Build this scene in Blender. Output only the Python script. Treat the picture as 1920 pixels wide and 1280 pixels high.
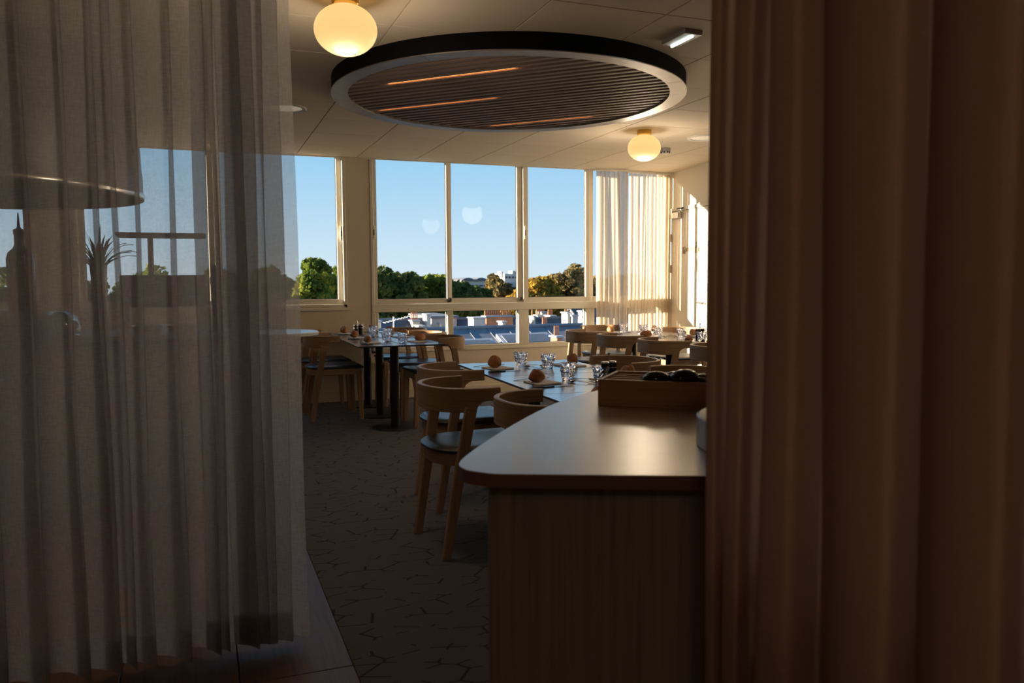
import bpy, math, random
import numpy as np
from mathutils import Matrix, Vector

random.seed(7)
rng = np.random.default_rng(11)
for o in list(bpy.data.objects):
    bpy.data.objects.remove(o)
scene = bpy.context.scene
COL = scene.collection
PI = math.pi
sin, cos, rad = math.sin, math.cos, math.radians

# ------------------------------------------------------------------ camera
EYE = 1.27
YAW, PITCH, ROLL, FPX = rad(21.14), rad(4.2066), -rad(0.369), 1510.4
_f = Vector((sin(YAW) * cos(PITCH), cos(YAW) * cos(PITCH), -sin(PITCH)))
_r0 = Vector((cos(YAW), -sin(YAW), 0))
_u0 = _r0.cross(_f)
_r = cos(ROLL) * _r0 + sin(ROLL) * _u0
_u = -sin(ROLL) * _r0 + cos(ROLL) * _u0
cam_data = bpy.data.cameras.new('camera')
cam = bpy.data.objects.new('camera', cam_data)
COL.objects.link(cam)
cam.matrix_world = Matrix(((_r.x, _u.x, -_f.x, 0), (_r.y, _u.y, -_f.y, 0), (_r.z, _u.z, -_f.z, EYE), (0, 0, 0, 1)))
cam_data.sensor_width = 36.0
cam_data.lens = FPX / 1920 * 36
cam_data.clip_start = 0.02
cam_data.clip_end = 3000
cam_data.dof.use_dof = True
cam_data.dof.focus_distance = 5.5
cam_data.dof.aperture_fstop = 5.0
scene.camera = cam

# ------------------------------------------------------------------ sky, sun, exposure
SUN_G, SUN_E = rad(20.4), rad(10.9)          # angle to the window wall, elevation
world = bpy.data.worlds.new('sky')
scene.world = world
world.use_nodes = True
wn = world.node_tree
wn.nodes.clear()
# clear evening sky: pale at the horizon, deeper blue with height, the same all round
wtc = wn.nodes.new('ShaderNodeTexCoord')
wsep = wn.nodes.new('ShaderNodeSeparateXYZ')
wn.links.new(wtc.outputs['Generated'], wsep.inputs[0])
wr_ = wn.nodes.new('ShaderNodeValToRGB')
wel = wr_.color_ramp.elements
for p_, c_ in ((0.0, (.56, .66, .73)), (.05, (.46, .62, .74)), (.16, (.25, .50, .72)), (.45, (.13, .33, .62)), (1.0, (.07, .20, .46))):
    e_ = wel[0] if p_ == 0.0 else (wel[-1] if p_ == 1.0 else wel.new(p_))
    e_.position = p_
    e_.color = (*c_, 1)
wn.links.new(wsep.outputs['Z'], wr_.inputs['Fac'])
bg = wn.nodes.new('ShaderNodeBackground')
bg.inputs['Strength'].default_value = 0.75
out = wn.nodes.new('ShaderNodeOutputWorld')
wn.links.new(wr_.outputs['Color'], bg.inputs['Color'])
wn.links.new(bg.outputs[0], out.inputs['Surface'])
sun_data = bpy.data.lights.new('sun', 'SUN')
sun_data.energy = 14.5
sun_data.color = (1.0, 0.82, 0.60)
sun_data.angle = rad(0.53)
sun = bpy.data.objects.new('sun', sun_data)
COL.objects.link(sun)
_d = Vector((cos(SUN_G) * cos(SUN_E), -sin(SUN_G) * cos(SUN_E), -sin(SUN_E)))
sun.rotation_euler = _d.to_track_quat('-Z', 'Y').to_euler()
sun.location = (-20, 18, 9)
vs = scene.view_settings
vs.view_transform = 'Standard'
vs.look = 'None'
vs.gamma = 1.0
vs.use_curve_mapping = False
vs.exposure = 0.76
cy = scene.cycles
cy.use_denoising = True
cy.max_bounces = 12
cy.diffuse_bounces = 6
cy.glossy_bounces = 4
cy.transmission_bounces = 10
cy.transparent_max_bounces = 24
cy.caustics_reflective = False
cy.caustics_refractive = False
cy.sample_clamp_indirect = 6.0

# ------------------------------------------------------------------ materials
MATS = {}


def new_mat(name):
    m = bpy.data.materials.new(name)
    m.use_nodes = True
    nt = m.node_tree
    nt.nodes.clear()
    o = nt.nodes.new('ShaderNodeOutputMaterial')
    MATS[name] = m
    return m, nt, o


def principled(nt, out, color=(.5, .5, .5), rough=.5, metal=0.0, spec=.5):
    b = nt.nodes.new('ShaderNodeBsdfPrincipled')
    b.inputs['Base Color'].default_value = (*color, 1)
    b.inputs['Roughness'].default_value = rough
    b.inputs['Metallic'].default_value = metal
    b.inputs['Specular IOR Level'].default_value = spec
    nt.links.new(b.outputs[0], out.inputs['Surface'])
    return b


def coords(nt, scale=(1, 1, 1), kind='Object', rot=(0, 0, 0)):
    tc = nt.nodes.new('ShaderNodeTexCoord')
    mp = nt.nodes.new('ShaderNodeMapping')
    mp.inputs['Scale'].default_value = scale
    mp.inputs['Rotation'].default_value = rot
    nt.links.new(tc.outputs[kind], mp.inputs['Vector'])
    return mp.outputs[0]


def noise(nt, vec, scale, detail=3, rough=.5):
    n = nt.nodes.new('ShaderNodeTexNoise')
    n.inputs['Scale'].default_value = scale
    n.inputs['Detail'].default_value = detail
    n.inputs['Roughness'].default_value = rough
    nt.links.new(vec, n.inputs['Vector'])
    return n.outputs['Fac']


def ramp(nt, fac, stops):
    r = nt.nodes.new('ShaderNodeValToRGB')
    el = r.color_ramp.elements
    while len(el) < len(stops):
        el.new(0.5)
    for e, (p, c) in zip(el, stops):
        e.position = p
        e.color = (*c, 1) if len(c) == 3 else c
    nt.links.new(fac, r.inputs['Fac'])
    return r.outputs['Color']


def bump(nt, b, height, strength=.2, dist=.01):
    n = nt.nodes.new('ShaderNodeBump')
    n.inputs['Strength'].default_value = strength
    n.inputs['Distance'].default_value = dist
    nt.links.new(height, n.inputs['Height'])
    nt.links.new(n.outputs[0], b.inputs['Normal'])


def plain(name, color, rough=.5, metal=0.0, var=.06, scale=6.0, spec=.5, bumpy=0.0):
    m, nt, o = new_mat(name)
    b = principled(nt, o, color, rough, metal, spec)
    f = noise(nt, coords(nt), scale, 4)
    lo = tuple(max(0, c * (1 - var)) for c in color)
    hi = tuple(min(1, c * (1 + var)) for c in color)
    nt.links.new(ramp(nt, f, [(.3, lo), (.7, hi)]), b.inputs['Base Color'])
    if bumpy:
        bump(nt, b, noise(nt, coords(nt), scale * 25, 2), bumpy, .002)
    return m


def wood(name, dark, light, stretch, scale=1.0, rough=.45, rot=(0, 0, 0), random_tint=True, spec=.4):
    """stretch: noise frequency per axis; the low one runs along the grain"""
    m, nt, o = new_mat(name)
    b = principled(nt, o, light, rough, 0, spec)
    v = coords(nt, tuple(s * scale for s in stretch), rot=rot)
    f = noise(nt, v, 1.0, 6, .62)
    c = ramp(nt, f, [(.25, dark), (.48, tuple((a + 2 * d) / 3 for a, d in zip(dark, light))), (.75, light)])
    if random_tint:
        oi = nt.nodes.new('ShaderNodeObjectInfo')
        mul = nt.nodes.new('ShaderNodeMath')
        mul.operation = 'MULTIPLY_ADD'
        mul.inputs[1].default_value = .22
        mul.inputs[2].default_value = .89
        nt.links.new(oi.outputs['Random'], mul.inputs[0])
        hs = nt.nodes.new('ShaderNodeHueSaturation')
        nt.links.new(mul.outputs[0], hs.inputs['Value'])
        nt.links.new(c, hs.inputs['Color'])
        c = hs.outputs['Color']
    nt.links.new(c, b.inputs['Base Color'])
    bump(nt, b, f, .12, .002)
    return m


def fabric(name, color, transp, transl=.55, weave=900.0):
    m, nt, o = new_mat(name)
    dif = nt.nodes.new('ShaderNodeBsdfDiffuse')
    tra = nt.nodes.new('ShaderNodeBsdfTranslucent')
    tr = nt.nodes.new('ShaderNodeBsdfTransparent')
    v1 = coords(nt, (40, 40, 700))
    v2 = coords(nt, (700, 700, 30))
    n1 = noise(nt, v1, 1, 2)
    n2 = noise(nt, v2, 1, 2)
    ad = nt.nodes.new('ShaderNodeMath')
    ad.operation = 'ADD'
    nt.links.new(n1, ad.inputs[0])
    nt.links.new(n2, ad.inputs[1])
    hm = nt.nodes.new('ShaderNodeMath')
    hm.operation = 'MULTIPLY'
    hm.inputs[1].default_value = .5
    nt.links.new(ad.outputs[0], hm.inputs[0])
    col = ramp(nt, hm.outputs[0], [(.38, tuple(c * .9 for c in color)), (.62, color)])
    nt.links.new(col, dif.inputs['Color'])
    nt.links.new(col, tra.inputs['Color'])
    mx = nt.nodes.new('ShaderNodeMixShader')
    mx.inputs[0].default_value = transl
    nt.links.new(dif.outputs[0], mx.inputs[1])
    nt.links.new(tra.outputs[0], mx.inputs[2])
    mr = nt.nodes.new('ShaderNodeMapRange')
    mr.inputs['From Min'].default_value = .35
    mr.inputs['From Max'].default_value = .65
    mr.inputs['To Min'].default_value = min(1, transp * 1.2)
    mr.inputs['To Max'].default_value = transp * .8
    nt.links.new(hm.outputs[0], mr.inputs['Value'])
    m2 = nt.nodes.new('ShaderNodeMixShader')
    nt.links.new(mr.outputs[0], m2.inputs[0])
    nt.links.new(mx.outputs[0], m2.inputs[1])
    nt.links.new(tr.outputs[0], m2.inputs[2])
    nt.links.new(m2.outputs[0], o.inputs['Surface'])
    return m


def pane_glass(name, tint=(.97, .985, .98)):
    m, nt, o = new_mat(name)
    tr = nt.nodes.new('ShaderNodeBsdfTransparent')
    tr.inputs['Color'].default_value = (*tint, 1)
    gl = nt.nodes.new('ShaderNodeBsdfGlossy')
    gl.inputs['Roughness'].default_value = .01
    fr = nt.nodes.new('ShaderNodeFresnel')
    fr.inputs['IOR'].default_value = 1.22
    mx = nt.nodes.new('ShaderNodeMixShader')
    nt.links.new(fr.outputs[0], mx.inputs[0])
    nt.links.new(tr.outputs[0], mx.inputs[1])
    nt.links.new(gl.outputs[0], mx.inputs[2])
    nt.links.new(mx.outputs[0], o.inputs['Surface'])
    return m


def solid_glass(name, color=(1, 1, 1), rough=.0):
    m, nt, o = new_mat(name)
    g = nt.nodes.new('ShaderNodeBsdfGlass')
    g.inputs['Color'].default_value = (*color, 1)
    g.inputs['Roughness'].default_value = rough
    g.inputs['IOR'].default_value = 1.48
    nt.links.new(g.outputs[0], o.inputs['Surface'])
    return m


def emissive(name, color, strength, base=(.9, .85, .75)):
    m, nt, o = new_mat(name)
    b = principled(nt, o, base, .35)
    b.inputs['Emission Color'].default_value = (*color, 1)
    b.inputs['Emission Strength'].default_value = strength
    return m


plain('wall_paint', (.76, .67, .54), .75, var=.025, scale=2, bumpy=.05)
plain('right_wall_paint', (.80, .75, .66), .75, var=.02, scale=2, bumpy=.05)
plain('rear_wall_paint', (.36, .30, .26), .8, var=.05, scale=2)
plain('ceiling_tile_paint', (.73, .63, .50), .85, var=.02, scale=3, bumpy=.08)
plain('joint_dark', (.10, .08, .06), .9)
plain('frame_paint', (.80, .75, .64), .42, var=.02, scale=2)
plain('door_paint', (.80, .74, .64), .5, var=.02)
plain('gasket', (.02, .02, .02), .5)
plain('black_metal', (.012, .013, .015), .42, 0, var=.2, scale=30)
plain('black_matte', (.004, .004, .005), .8, spec=.1)
plain('black_gloss', (.01, .01, .011), .12)
plain('table_laminate', (.045, .05, .06), .30, 0, var=.3, scale=25, spec=.6)
MATS['table_laminate'].node_tree.nodes['Principled BSDF'].inputs['Coat Weight'].default_value = 1.0
MATS['table_laminate'].node_tree.nodes['Principled BSDF'].inputs['Coat IOR'].default_value = 1.65
MATS['table_laminate'].node_tree.nodes['Principled BSDF'].inputs['Coat Roughness'].default_value = .2
plain('brushed_rim', (.32, .31, .295), .42, 1.0, var=.08, scale=14)
plain('steel', (.62, .61, .60), .2, 1.0, var=.05, scale=30)
plain('dark_steel', (.13, .13, .14), .3, 1.0, var=.1, scale=30)
plain('brass', (.72, .47, .13), .28, 1.0, var=.08, scale=20)
plain('bronze_letter', (.33, .23, .10), .4, 1.0)
plain('white_plastic', (.75, .74, .70), .5, var=.03)
plain('grey_plastic', (.35, .34, .33), .5, var=.05)
plain('napkin_linen', (.80, .78, .74), .9, var=.05, scale=60, bumpy=.2)
plain('white_tabletop', (.80, .79, .77), .25, var=.03)
plain('cushion_leather', (.020, .032, .034), .34, var=.25, scale=60, spec=.8, bumpy=.1)
plain('laminate_edge', (.20, .085, .06), .5, var=.1)
plain('drum_side', (.30, .30, .32), .3, var=.05)
plain('hood_metal', (.10, .09, .08), .35, 0, var=.08)
plain('bottle_dark', (.02, .018, .018), .3)
plain('palm_leaf', (.045, .065, .03), .6, var=.4, scale=20)
plain('slate', (.075, .08, .09), .65, var=.3, scale=1.5)
plain('zinc', (.15, .165, .185), .55, var=.25, scale=.8)
plain('chalk_wall', (.48, .47, .45), .85, var=.06, scale=.8)
plain('cream_wall', (.72, .62, .46), .85, var=.08, scale=1.2)
plain('grey_wall', (.38, .40, .44), .85, var=.1, scale=.8)
plain('terracotta', (.58, .22, .10), .8, var=.15, scale=4)
plain('far_wall', (.62, .60, .56), .9, var=.05, scale=.05)
plain('far_roof', (.12, .13, .16), .8, var=.1, scale=.05)
plain('window_dark', (.03, .035, .05), .15)
plain('bark', (.10, .07, .05), .9, var=.3, scale=3)
plain('ground_earth', (.09, .10, .07), .95, var=.3, scale=.05)
wood('oak_leg', (.25, .15, .08), (.47, .315, .185), (45, 45, 2.2))
wood('oak_band', (.25, .15, .08), (.47, .315, .185), (5, 5, 150))
wood('oak_apron', (.25, .15, .08), (.47, .315, .185), (6, 6, 90))
wood('bamboo', (.30, .16, .085), (.52, .31, .17), (5, 90, 90), random_tint=False)
wood('counter_panel', (.17, .12, .095), (.36, .28, .23), (60, 60, 1.6), rough=.6, random_tint=False)
wood('slat_wood', (.17, .115, .09), (.33, .235, .185), (4, 60, 60), rough=.55)
wood('plank_wood', (.10, .055, .035), (.21, .125, .085), (50, 2.5, 8), rough=.42)
wood('drum_top_wood', (.16, .09, .045), (.32, .20, .11), (6, 60, 60), random_tint=False)
fabric('sheer_left', (.64, .63, .64), .45, .80)
fabric('drape_right', (.60, .41, .33), .0, .52)
fabric('sheer_window', (.82, .72, .58), .16, .60)
pane_glass('pane_glass')
solid_glass('tumbler_glass', (.97, .97, 1.0))
solid_glass('vase_glass', (.75, .8, .8))
emissive('opal_globe', (1.0, .60, .22), .62, (.22, .18, .12))
emissive('led_amber', (1.0, .40, .12), 2.8, (.3, .15, .05))
emissive('tube_white', (.85, 1.0, .92), 2.0)
emissive('downlight_lens', (1.0, .8, .55), .12, (.6, .58, .52))


def counter_top_mat():
    m, nt, o = new_mat('counter_laminate')
    b = principled(nt, o, (.3, .2, .14), .30, 0, .55)
    b.inputs['Coat Weight'].default_value = 1.0
    b.inputs['Coat IOR'].default_value = 3.0
    b.inputs['Coat Roughness'].default_value = .30
    f = noise(nt, coords(nt, (30, 30, 30)), 1, 5, .6)
    g = noise(nt, coords(nt, (300, 300, 300)), 1, 2)
    nt.links.new(ramp(nt, f, [(.3, (.33, .21, .145)), (.7, (.40, .265, .19))]), b.inputs['Base Color'])
    nt.links.new(ramp(nt, g, [(.3, (.27, .27, .27)), (.7, (.36, .36, .36))]), b.inputs['Roughness'])


def bread_mat():
    m, nt, o = new_mat('bread_crust')
    b = principled(nt, o, (.4, .17, .05), .55)
    f = noise(nt, coords(nt), 22, 4)
    nt.links.new(ramp(nt, f, [(.3, (.27, .085, .022)), (.55, (.46, .19, .06)), (.75, (.66, .36, .15))]), b.inputs['Base Color'])
    bump(nt, b, noise(nt, coords(nt), 90, 3), .3, .003)


def carpet_mat():
    """grey loop carpet with short dark broken line segments in a skewed lattice"""
    m, nt, o = new_mat('carpet')
    b = principled(nt, o, (.1, .1, .1), .95, 0, .1)
    v = coords(nt, (6.2, 11.0, 1), 'Object', (0, 0, .55))
    vo = nt.nodes.new('ShaderNodeTexVoronoi')
    vo.voronoi_dimensions = '2D'
    vo.feature = 'DISTANCE_TO_EDGE'
    vo.inputs['Scale'].default_value = 1.0
    vo.inputs['Randomness'].default_value = .9
    nt.links.new(v, vo.inputs['Vector'])
    ln = nt.nodes.new('ShaderNodeMath')
    ln.operation = 'LESS_THAN'
    ln.inputs[1].default_value = .035
    nt.links.new(vo.outputs['Distance'], ln.inputs[0])
    br = noise(nt, coords(nt, (1, 1, 1)), 9.0, 1)
    on = nt.nodes.new('ShaderNodeMath')
    on.operation = 'GREATER_THAN'
    on.inputs[1].default_value = .50
    nt.links.new(br, on.inputs[0])
    tm = nt.nodes.new('ShaderNodeMath')
    tm.operation = 'MULTIPLY'
    nt.links.new(ln.outputs[0], tm.inputs[0])
    nt.links.new(on.outputs[0], tm.inputs[1])
    t = tm.outputs[0]
    f = noise(nt, coords(nt, (1, 1, 1)), 260, 2)
    base = ramp(nt, f, [(.3, (.115, .113, .112)), (.7, (.185, .182, .18))])
    mx = nt.nodes.new('ShaderNodeMix')
    mx.data_type = 'RGBA'
    nt.links.new(t, mx.inputs['Factor'])
    nt.links.new(base, mx.inputs['A'])
    mx.inputs['B'].default_value = (.06, .058, .058, 1)
    nt.links.new(mx.outputs['Result'], b.inputs['Base Color'])
    bump(nt, b, f, .5, .004)


def leaf_mat(name, c0, c1, c2):
    m, nt, o = new_mat(name)
    dif = nt.nodes.new('ShaderNodeBsdfDiffuse')
    tra = nt.nodes.new('ShaderNodeBsdfTranslucent')
    f = noise(nt, coords(nt, (1, 1, 1)), .8, 4, .65)
    c = ramp(nt, f, [(.32, c0), (.52, c1), (.70, c2)])
    nt.links.new(c, dif.inputs['Color'])
    nt.links.new(c, tra.inputs['Color'])
    mx = nt.nodes.new('ShaderNodeMixShader')
    mx.inputs[0].default_value = .35
    nt.links.new(dif.outputs[0], mx.inputs[1])
    nt.links.new(tra.outputs[0], mx.inputs[2])
    nt.links.new(mx.outputs[0], o.inputs['Surface'])


counter_top_mat()
bread_mat()
carpet_mat()
leaf_mat('leaf_green', (.06, .10, .022), (.16, .20, .035), (.40, .36, .05))
leaf_mat('leaf_dark', (.04, .07, .02), (.09, .12, .035), (.22, .21, .05))
leaf_mat('leaf_autumn', (.18, .12, .025), (.34, .22, .04), (.52, .33, .05))
leaf_mat('leaf_brown', (.11, .09, .045), (.22, .17, .07), (.38, .26, .08))


# ------------------------------------------------------------------ geometry helpers
class MB:
    def __init__(self):
        self.v, self.f = [], []

    def add(self, verts, faces):
        n = len(self.v)
        self.v += [tuple(p) for p in verts]
        self.f += [tuple(n + i for i in f) for f in faces]
        return self

    def box(self, x0, x1, y0, y1, z0, z1):
        v = [(x, y, z) for z in (z0, z1) for y in (y0, y1) for x in (x0, x1)]
        return self.add(v, [(0, 2, 3, 1), (4, 5, 7, 6), (0, 1, 5, 4), (2, 6, 7, 3), (0, 4, 6, 2), (1, 3, 7, 5)])

    def bbox(self, x0, x1, y0, y1, z0, z1, b=.004):
        """box with chamfered vertical and top edges"""
        o = [(x0 + b, y0), (x1 - b, y0), (x1, y0 + b), (x1, y1 - b), (x1 - b, y1), (x0 + b, y1), (x0, y1 - b), (x0, y0 + b)]
        cx, cyy = (x0 + x1) / 2, (y0 + y1) / 2
        sx, sy = 1 - 2 * b / max(x1 - x0, 1e-6), 1 - 2 * b / max(y1 - y0, 1e-6)
        i = [(cx + (x - cx) * sx, cyy + (y - cyy) * sy) for x, y in o]
        return self.rings([[(x, y, z0 + b) if 0 else (x, y, z0) for x, y in i], [(x, y, z0 + b) for x, y in o], [(x, y, z1 - b) for x, y in o], [(x, y, z1) for x, y in i]], True, True)

    def rings(self, rr, cap0=False, cap1=False, closed=True):
        n = len(rr[0])
        base = len(self.v)
        for r in rr:
            self.v += [tuple(p) for p in r]
        for k in range(len(rr) - 1):
            for i in range(n if closed else n - 1):
                j = (i + 1) % n
                a = base + k * n
                self.f.append((a + i, a + j, a + n + j, a + n + i))
        if cap0:
            self.f.append(tuple(base + i for i in reversed(range(n))))
        if cap1:
            a = base + (len(rr) - 1) * n
            self.f.append(tuple(a + i for i in range(n)))
        return self

    def prism(self, outline, z0, z1):
        return self.rings([[(x, y, z0) for x, y in outline], [(x, y, z1) for x, y in outline]], True, True)

    def lathe(self, prof, n=24, c=(0, 0, 0), cap0=False, cap1=False):
        rr = [[(c[0] + r * cos(2 * PI * i / n), c[1] + r * sin(2 * PI * i / n), c[2] + z) for i in range(n)] for r, z in prof]
        return self.rings(rr, cap0, cap1)

    def bar(self, p0, p1, w0, d0, w1=None, d1=None, side=(0, 1, 0)):
        """rectangular bar between two points; w along 'side', d along the other normal"""
        w1 = w0 if w1 is None else w1
        d1 = d0 if d1 is None else d1
        p0, p1, s = Vector(p0), Vector(p1), Vector(side)
        ax = (p1 - p0).normalized()
        s = (s - ax * s.dot(ax)).normalized()
        t = ax.cross(s)
        rr = []
        for p, w, d in ((p0, w0, d0), (p1, w1, d1)):
            c = min(w, d) * .16
            q = []
            for a, b in ((-w / 2 + c, -d / 2), (w / 2 - c, -d / 2), (w / 2, -d / 2 + c), (w / 2, d / 2 - c), (w / 2 - c, d / 2), (-w / 2 + c, d / 2), (-w / 2, d / 2 - c), (-w / 2, -d / 2 + c)):
                q.append(p + s * a + t * b)
            rr.append(q)
        return self.rings(rr, True, True)

    def tube(self, pts, r, n=8, r1=None):
        pts = [Vector(p) for p in pts]
        rr = []
        for k, p in enumerate(pts):
            a = pts[min(k + 1, len(pts) - 1)] - pts[max(k - 1, 0)]
            a.normalize()
            s = a.orthogonal().normalized() if k == 0 else (s - a * s.dot(a)).normalized()
            t = a.cross(s)
            q = r if r1 is None else r + (r1 - r) * k / max(1, len(pts) - 1)
            rr.append([p + s * (q * cos(2 * PI * i / n)) + t * (q * sin(2 * PI * i / n)) for i in range(n)])
        return self.rings(rr, True, True)

    def mesh(self, name, mat, smooth=False, angle=None):
        me = bpy.data.meshes.new(name)
        me.from_pydata(self.v, [], self.f)
        me.materials.append(MATS[mat])
        if smooth:
            me.polygons.foreach_set('use_smooth', [True] * len(me.polygons))
            if angle is not None:
                try:
                    me.set_sharp_from_angle(angle=rad(angle))
                except Exception:
                    pass
        me.update()
        return me

    def build(self, name, mat, parent=None, smooth=False, angle=40, label=None):
        o = bpy.data.objects.new(name, self.mesh(name, mat, smooth, angle))
        COL.objects.link(o)
        if parent is not None:
            o.parent = parent
        if label:
            o['label'] = label
        return o


def tag(o, label, cat, group=None, kind=None):
    o['label'] = label
    o['category'] = cat
    if group:
        o['group'] = group
    if kind:
        o['kind'] = kind
    return o


def thing(name, label, cat, loc=(0, 0, 0), rz=0.0, group=None, kind=None):
    o = bpy.data.objects.new(name, None)
    o.empty_display_size = .1
    COL.objects.link(o)
    o.location = loc
    o.rotation_euler = (0, 0, rz)
    return tag(o, label, cat, group, kind)


def inst(name, me, parent=None, loc=(0, 0, 0), rz=0.0, rot=None, scale=None):
    o = bpy.data.objects.new(name, me)
    COL.objects.link(o)
    o.parent = parent
    o.location = loc
    o.rotation_euler = rot if rot else (0, 0, rz)
    if scale:
        o.scale = scale
    return o


def kids(o):
    return [c for c in bpy.data.objects if c.parent == o]


def dup(root, loc, rz, label, group=None):
    r = root.copy()
    COL.objects.link(r)
    r.location = loc
    r.rotation_euler = (0, 0, rz)
    r['label'] = label
    if group:
        r['group'] = group
    for ch in kids(root):
        c = ch.copy()
        COL.objects.link(c)
        c.parent = r
        for g in kids(ch):
            d = g.copy()
            COL.objects.link(d)
            d.parent = c
    return r


# ------------------------------------------------------------------ room shell
YW = 8.70            # inner face of the window wall
ZC = 2.60            # ceiling
XL, YN = -4.6, -2.6  # left wall, wall behind
WD = .10             # window frame depth
RW0, RWD = Vector((5.49, YW, 0)), Vector((-.1, -.995, 0)).normalized()   # right wall line

fl = thing('floor', 'dark carpet with scattered line pattern beside wooden boards', 'floor', kind='structure')
MB().box(.44, 6.2, YN - .1, YW + .1, -.05, 0).build('carpet', 'carpet', fl)
MB().box(XL - .1, .44, YN - .1, YW + .1, -.06, -.012).build('subfloor', 'joint_dark', fl)
pw, gap = .36, .002
plank = MB().bbox(-pw / 2 + gap, pw / 2 - gap, -.9 + gap, .9 - gap, -.012, .0, .0015).mesh('plank', 'plank_wood')
k = 0
x = .44 - pw / 2
while x > XL:
    y = 2.62 - .9 - (k * .7) % 1.8
    while y > YN + .6:
        y -= 1.8
    while y - .9 < YW:
        inst('plank', plank, fl, (x, y, 0))
        y += 1.8
    x -= pw
    k += 1

cl = thing('ceiling', 'beige suspended ceiling of square tiles', 'ceiling', kind='structure')
MB().box(XL - .2, 6.2, YN - .2, YW - .004, ZC + .012, ZC + .2).build('slab', 'joint_dark', cl)
ts = .625
tile = MB().bbox(-ts / 2 + .0032, ts / 2 - .0032, -ts / 2 + .0032, ts / 2 - .0032, ZC - .0, ZC + .012, .0015).mesh('tile', 'ceiling_tile_paint')
for i in range(-9, 8):
    for j in range(-16, 2):
        cx, cyy = .975 + ts * (i + .5), 8.0 + ts * 1.01 * (j + .5)
        if cyy > 8.0:
            continue
        if cx < -3.8 or cyy < -1.9 or cx > 5.9:
            continue
        inst('tile', tile, cl, (cx, cyy, 0), scale=(1, 1.01, 1))
et = MB().bbox(-ts / 2 + .0032, ts / 2 - .0032, 8.0032, YW - .006, ZC, ZC + .012, .0012).mesh('tile', 'ceiling_tile_paint')
for i in range(-9, 8):
    cx = .975 + ts * (i + .5)
    if -3.8 < cx < 5.9:
        inst('tile', et, cl, (cx, 0, 0))

# window wall: openings W1 (left, high sill) and W2 (main unit with low panes)
W0 = (-2.05, -1.42)
W1 = (-1.10, 1.475)
W2 = (1.735, 5.42)
S1, S2 = 1.015, .505
wb = MB()
wb.box(XL - .2, W0[0], YW, YW + .22, 0, ZC + .085)
wb.box(W0[0], W0[1], YW, YW + .22, 0, S1)
wb.box(W0[1], W1[0], YW, YW + .22, 0, ZC + .085)  # pier put in between the openings to block part of the low sun
wb.box(W1[0], W1[1], YW, YW + .22, 0, S1)
wb.box(W1[1], W2[0], YW, YW + .22, 0, ZC + .085)
wb.box(W2[0], W2[1], YW, YW + .22, 0, S2)
wb.box(W2[1], 6.2, YW, YW + .22, 0, ZC + .085)
wb.box(XL - .2, 6.2, YW + .0, YW + .22, ZC + .085, ZC + .3)
tag(wb.build('wall_back', 'wall_paint'), 'beige painted window wall with a wide pillar between the windows', 'wall', kind='structure')
bb = MB().bbox(XL, 5.45, YW - .014, YW, 0, .10, .003)
tag(bb.build('baseboard_back', 'wall_paint'), 'beige painted baseboard along the foot of the window wall', 'baseboard', kind='structure')
tr = MB().bbox(XL, 5.48, YW - .022, YW - .003, ZC - .010, ZC - .0005, .002)
tag(tr.build('trim_1', 'frame_paint'), 'slim pale trim where the ceiling meets the windows', 'trim', kind='structure')
tr = MB().bbox(W0[0] - .02, W1[1] + .03, YW - .02, YW, S1 - .035, S1 - .004, .003)
tag(tr.build('trim_2', 'frame_paint'), 'thin sill moulding under the tall window left of pillar', 'trim', kind='structure')
wl = MB().box(XL - .2, XL, YN - .2, YW + .2, 0, ZC + .01)
tag(wl.build('wall_left', 'wall_paint'), 'beige side wall left beyond the sheer curtain', 'wall', kind='structure')
wf = MB().box(XL - .2, 6.2, YN - .2, YN, 0, ZC + .01)
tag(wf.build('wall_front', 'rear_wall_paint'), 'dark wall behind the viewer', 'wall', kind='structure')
rw_end = RW0 + RWD * 11.6
nrm = Vector((RWD.y, -RWD.x, 0))
if nrm.x < 0:
    nrm = -nrm
wr = MB()
q = [RW0 - RWD * .25, rw_end, rw_end + nrm * .2, RW0 - RWD * .25 + nrm * .2]
wr.prism([(p.x, p.y) for p in q], 0, ZC + .01)
tag(wr.build('wall_right', 'right_wall_paint'), 'pale wall on the right holding the door', 'wall', kind='structure')


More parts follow.
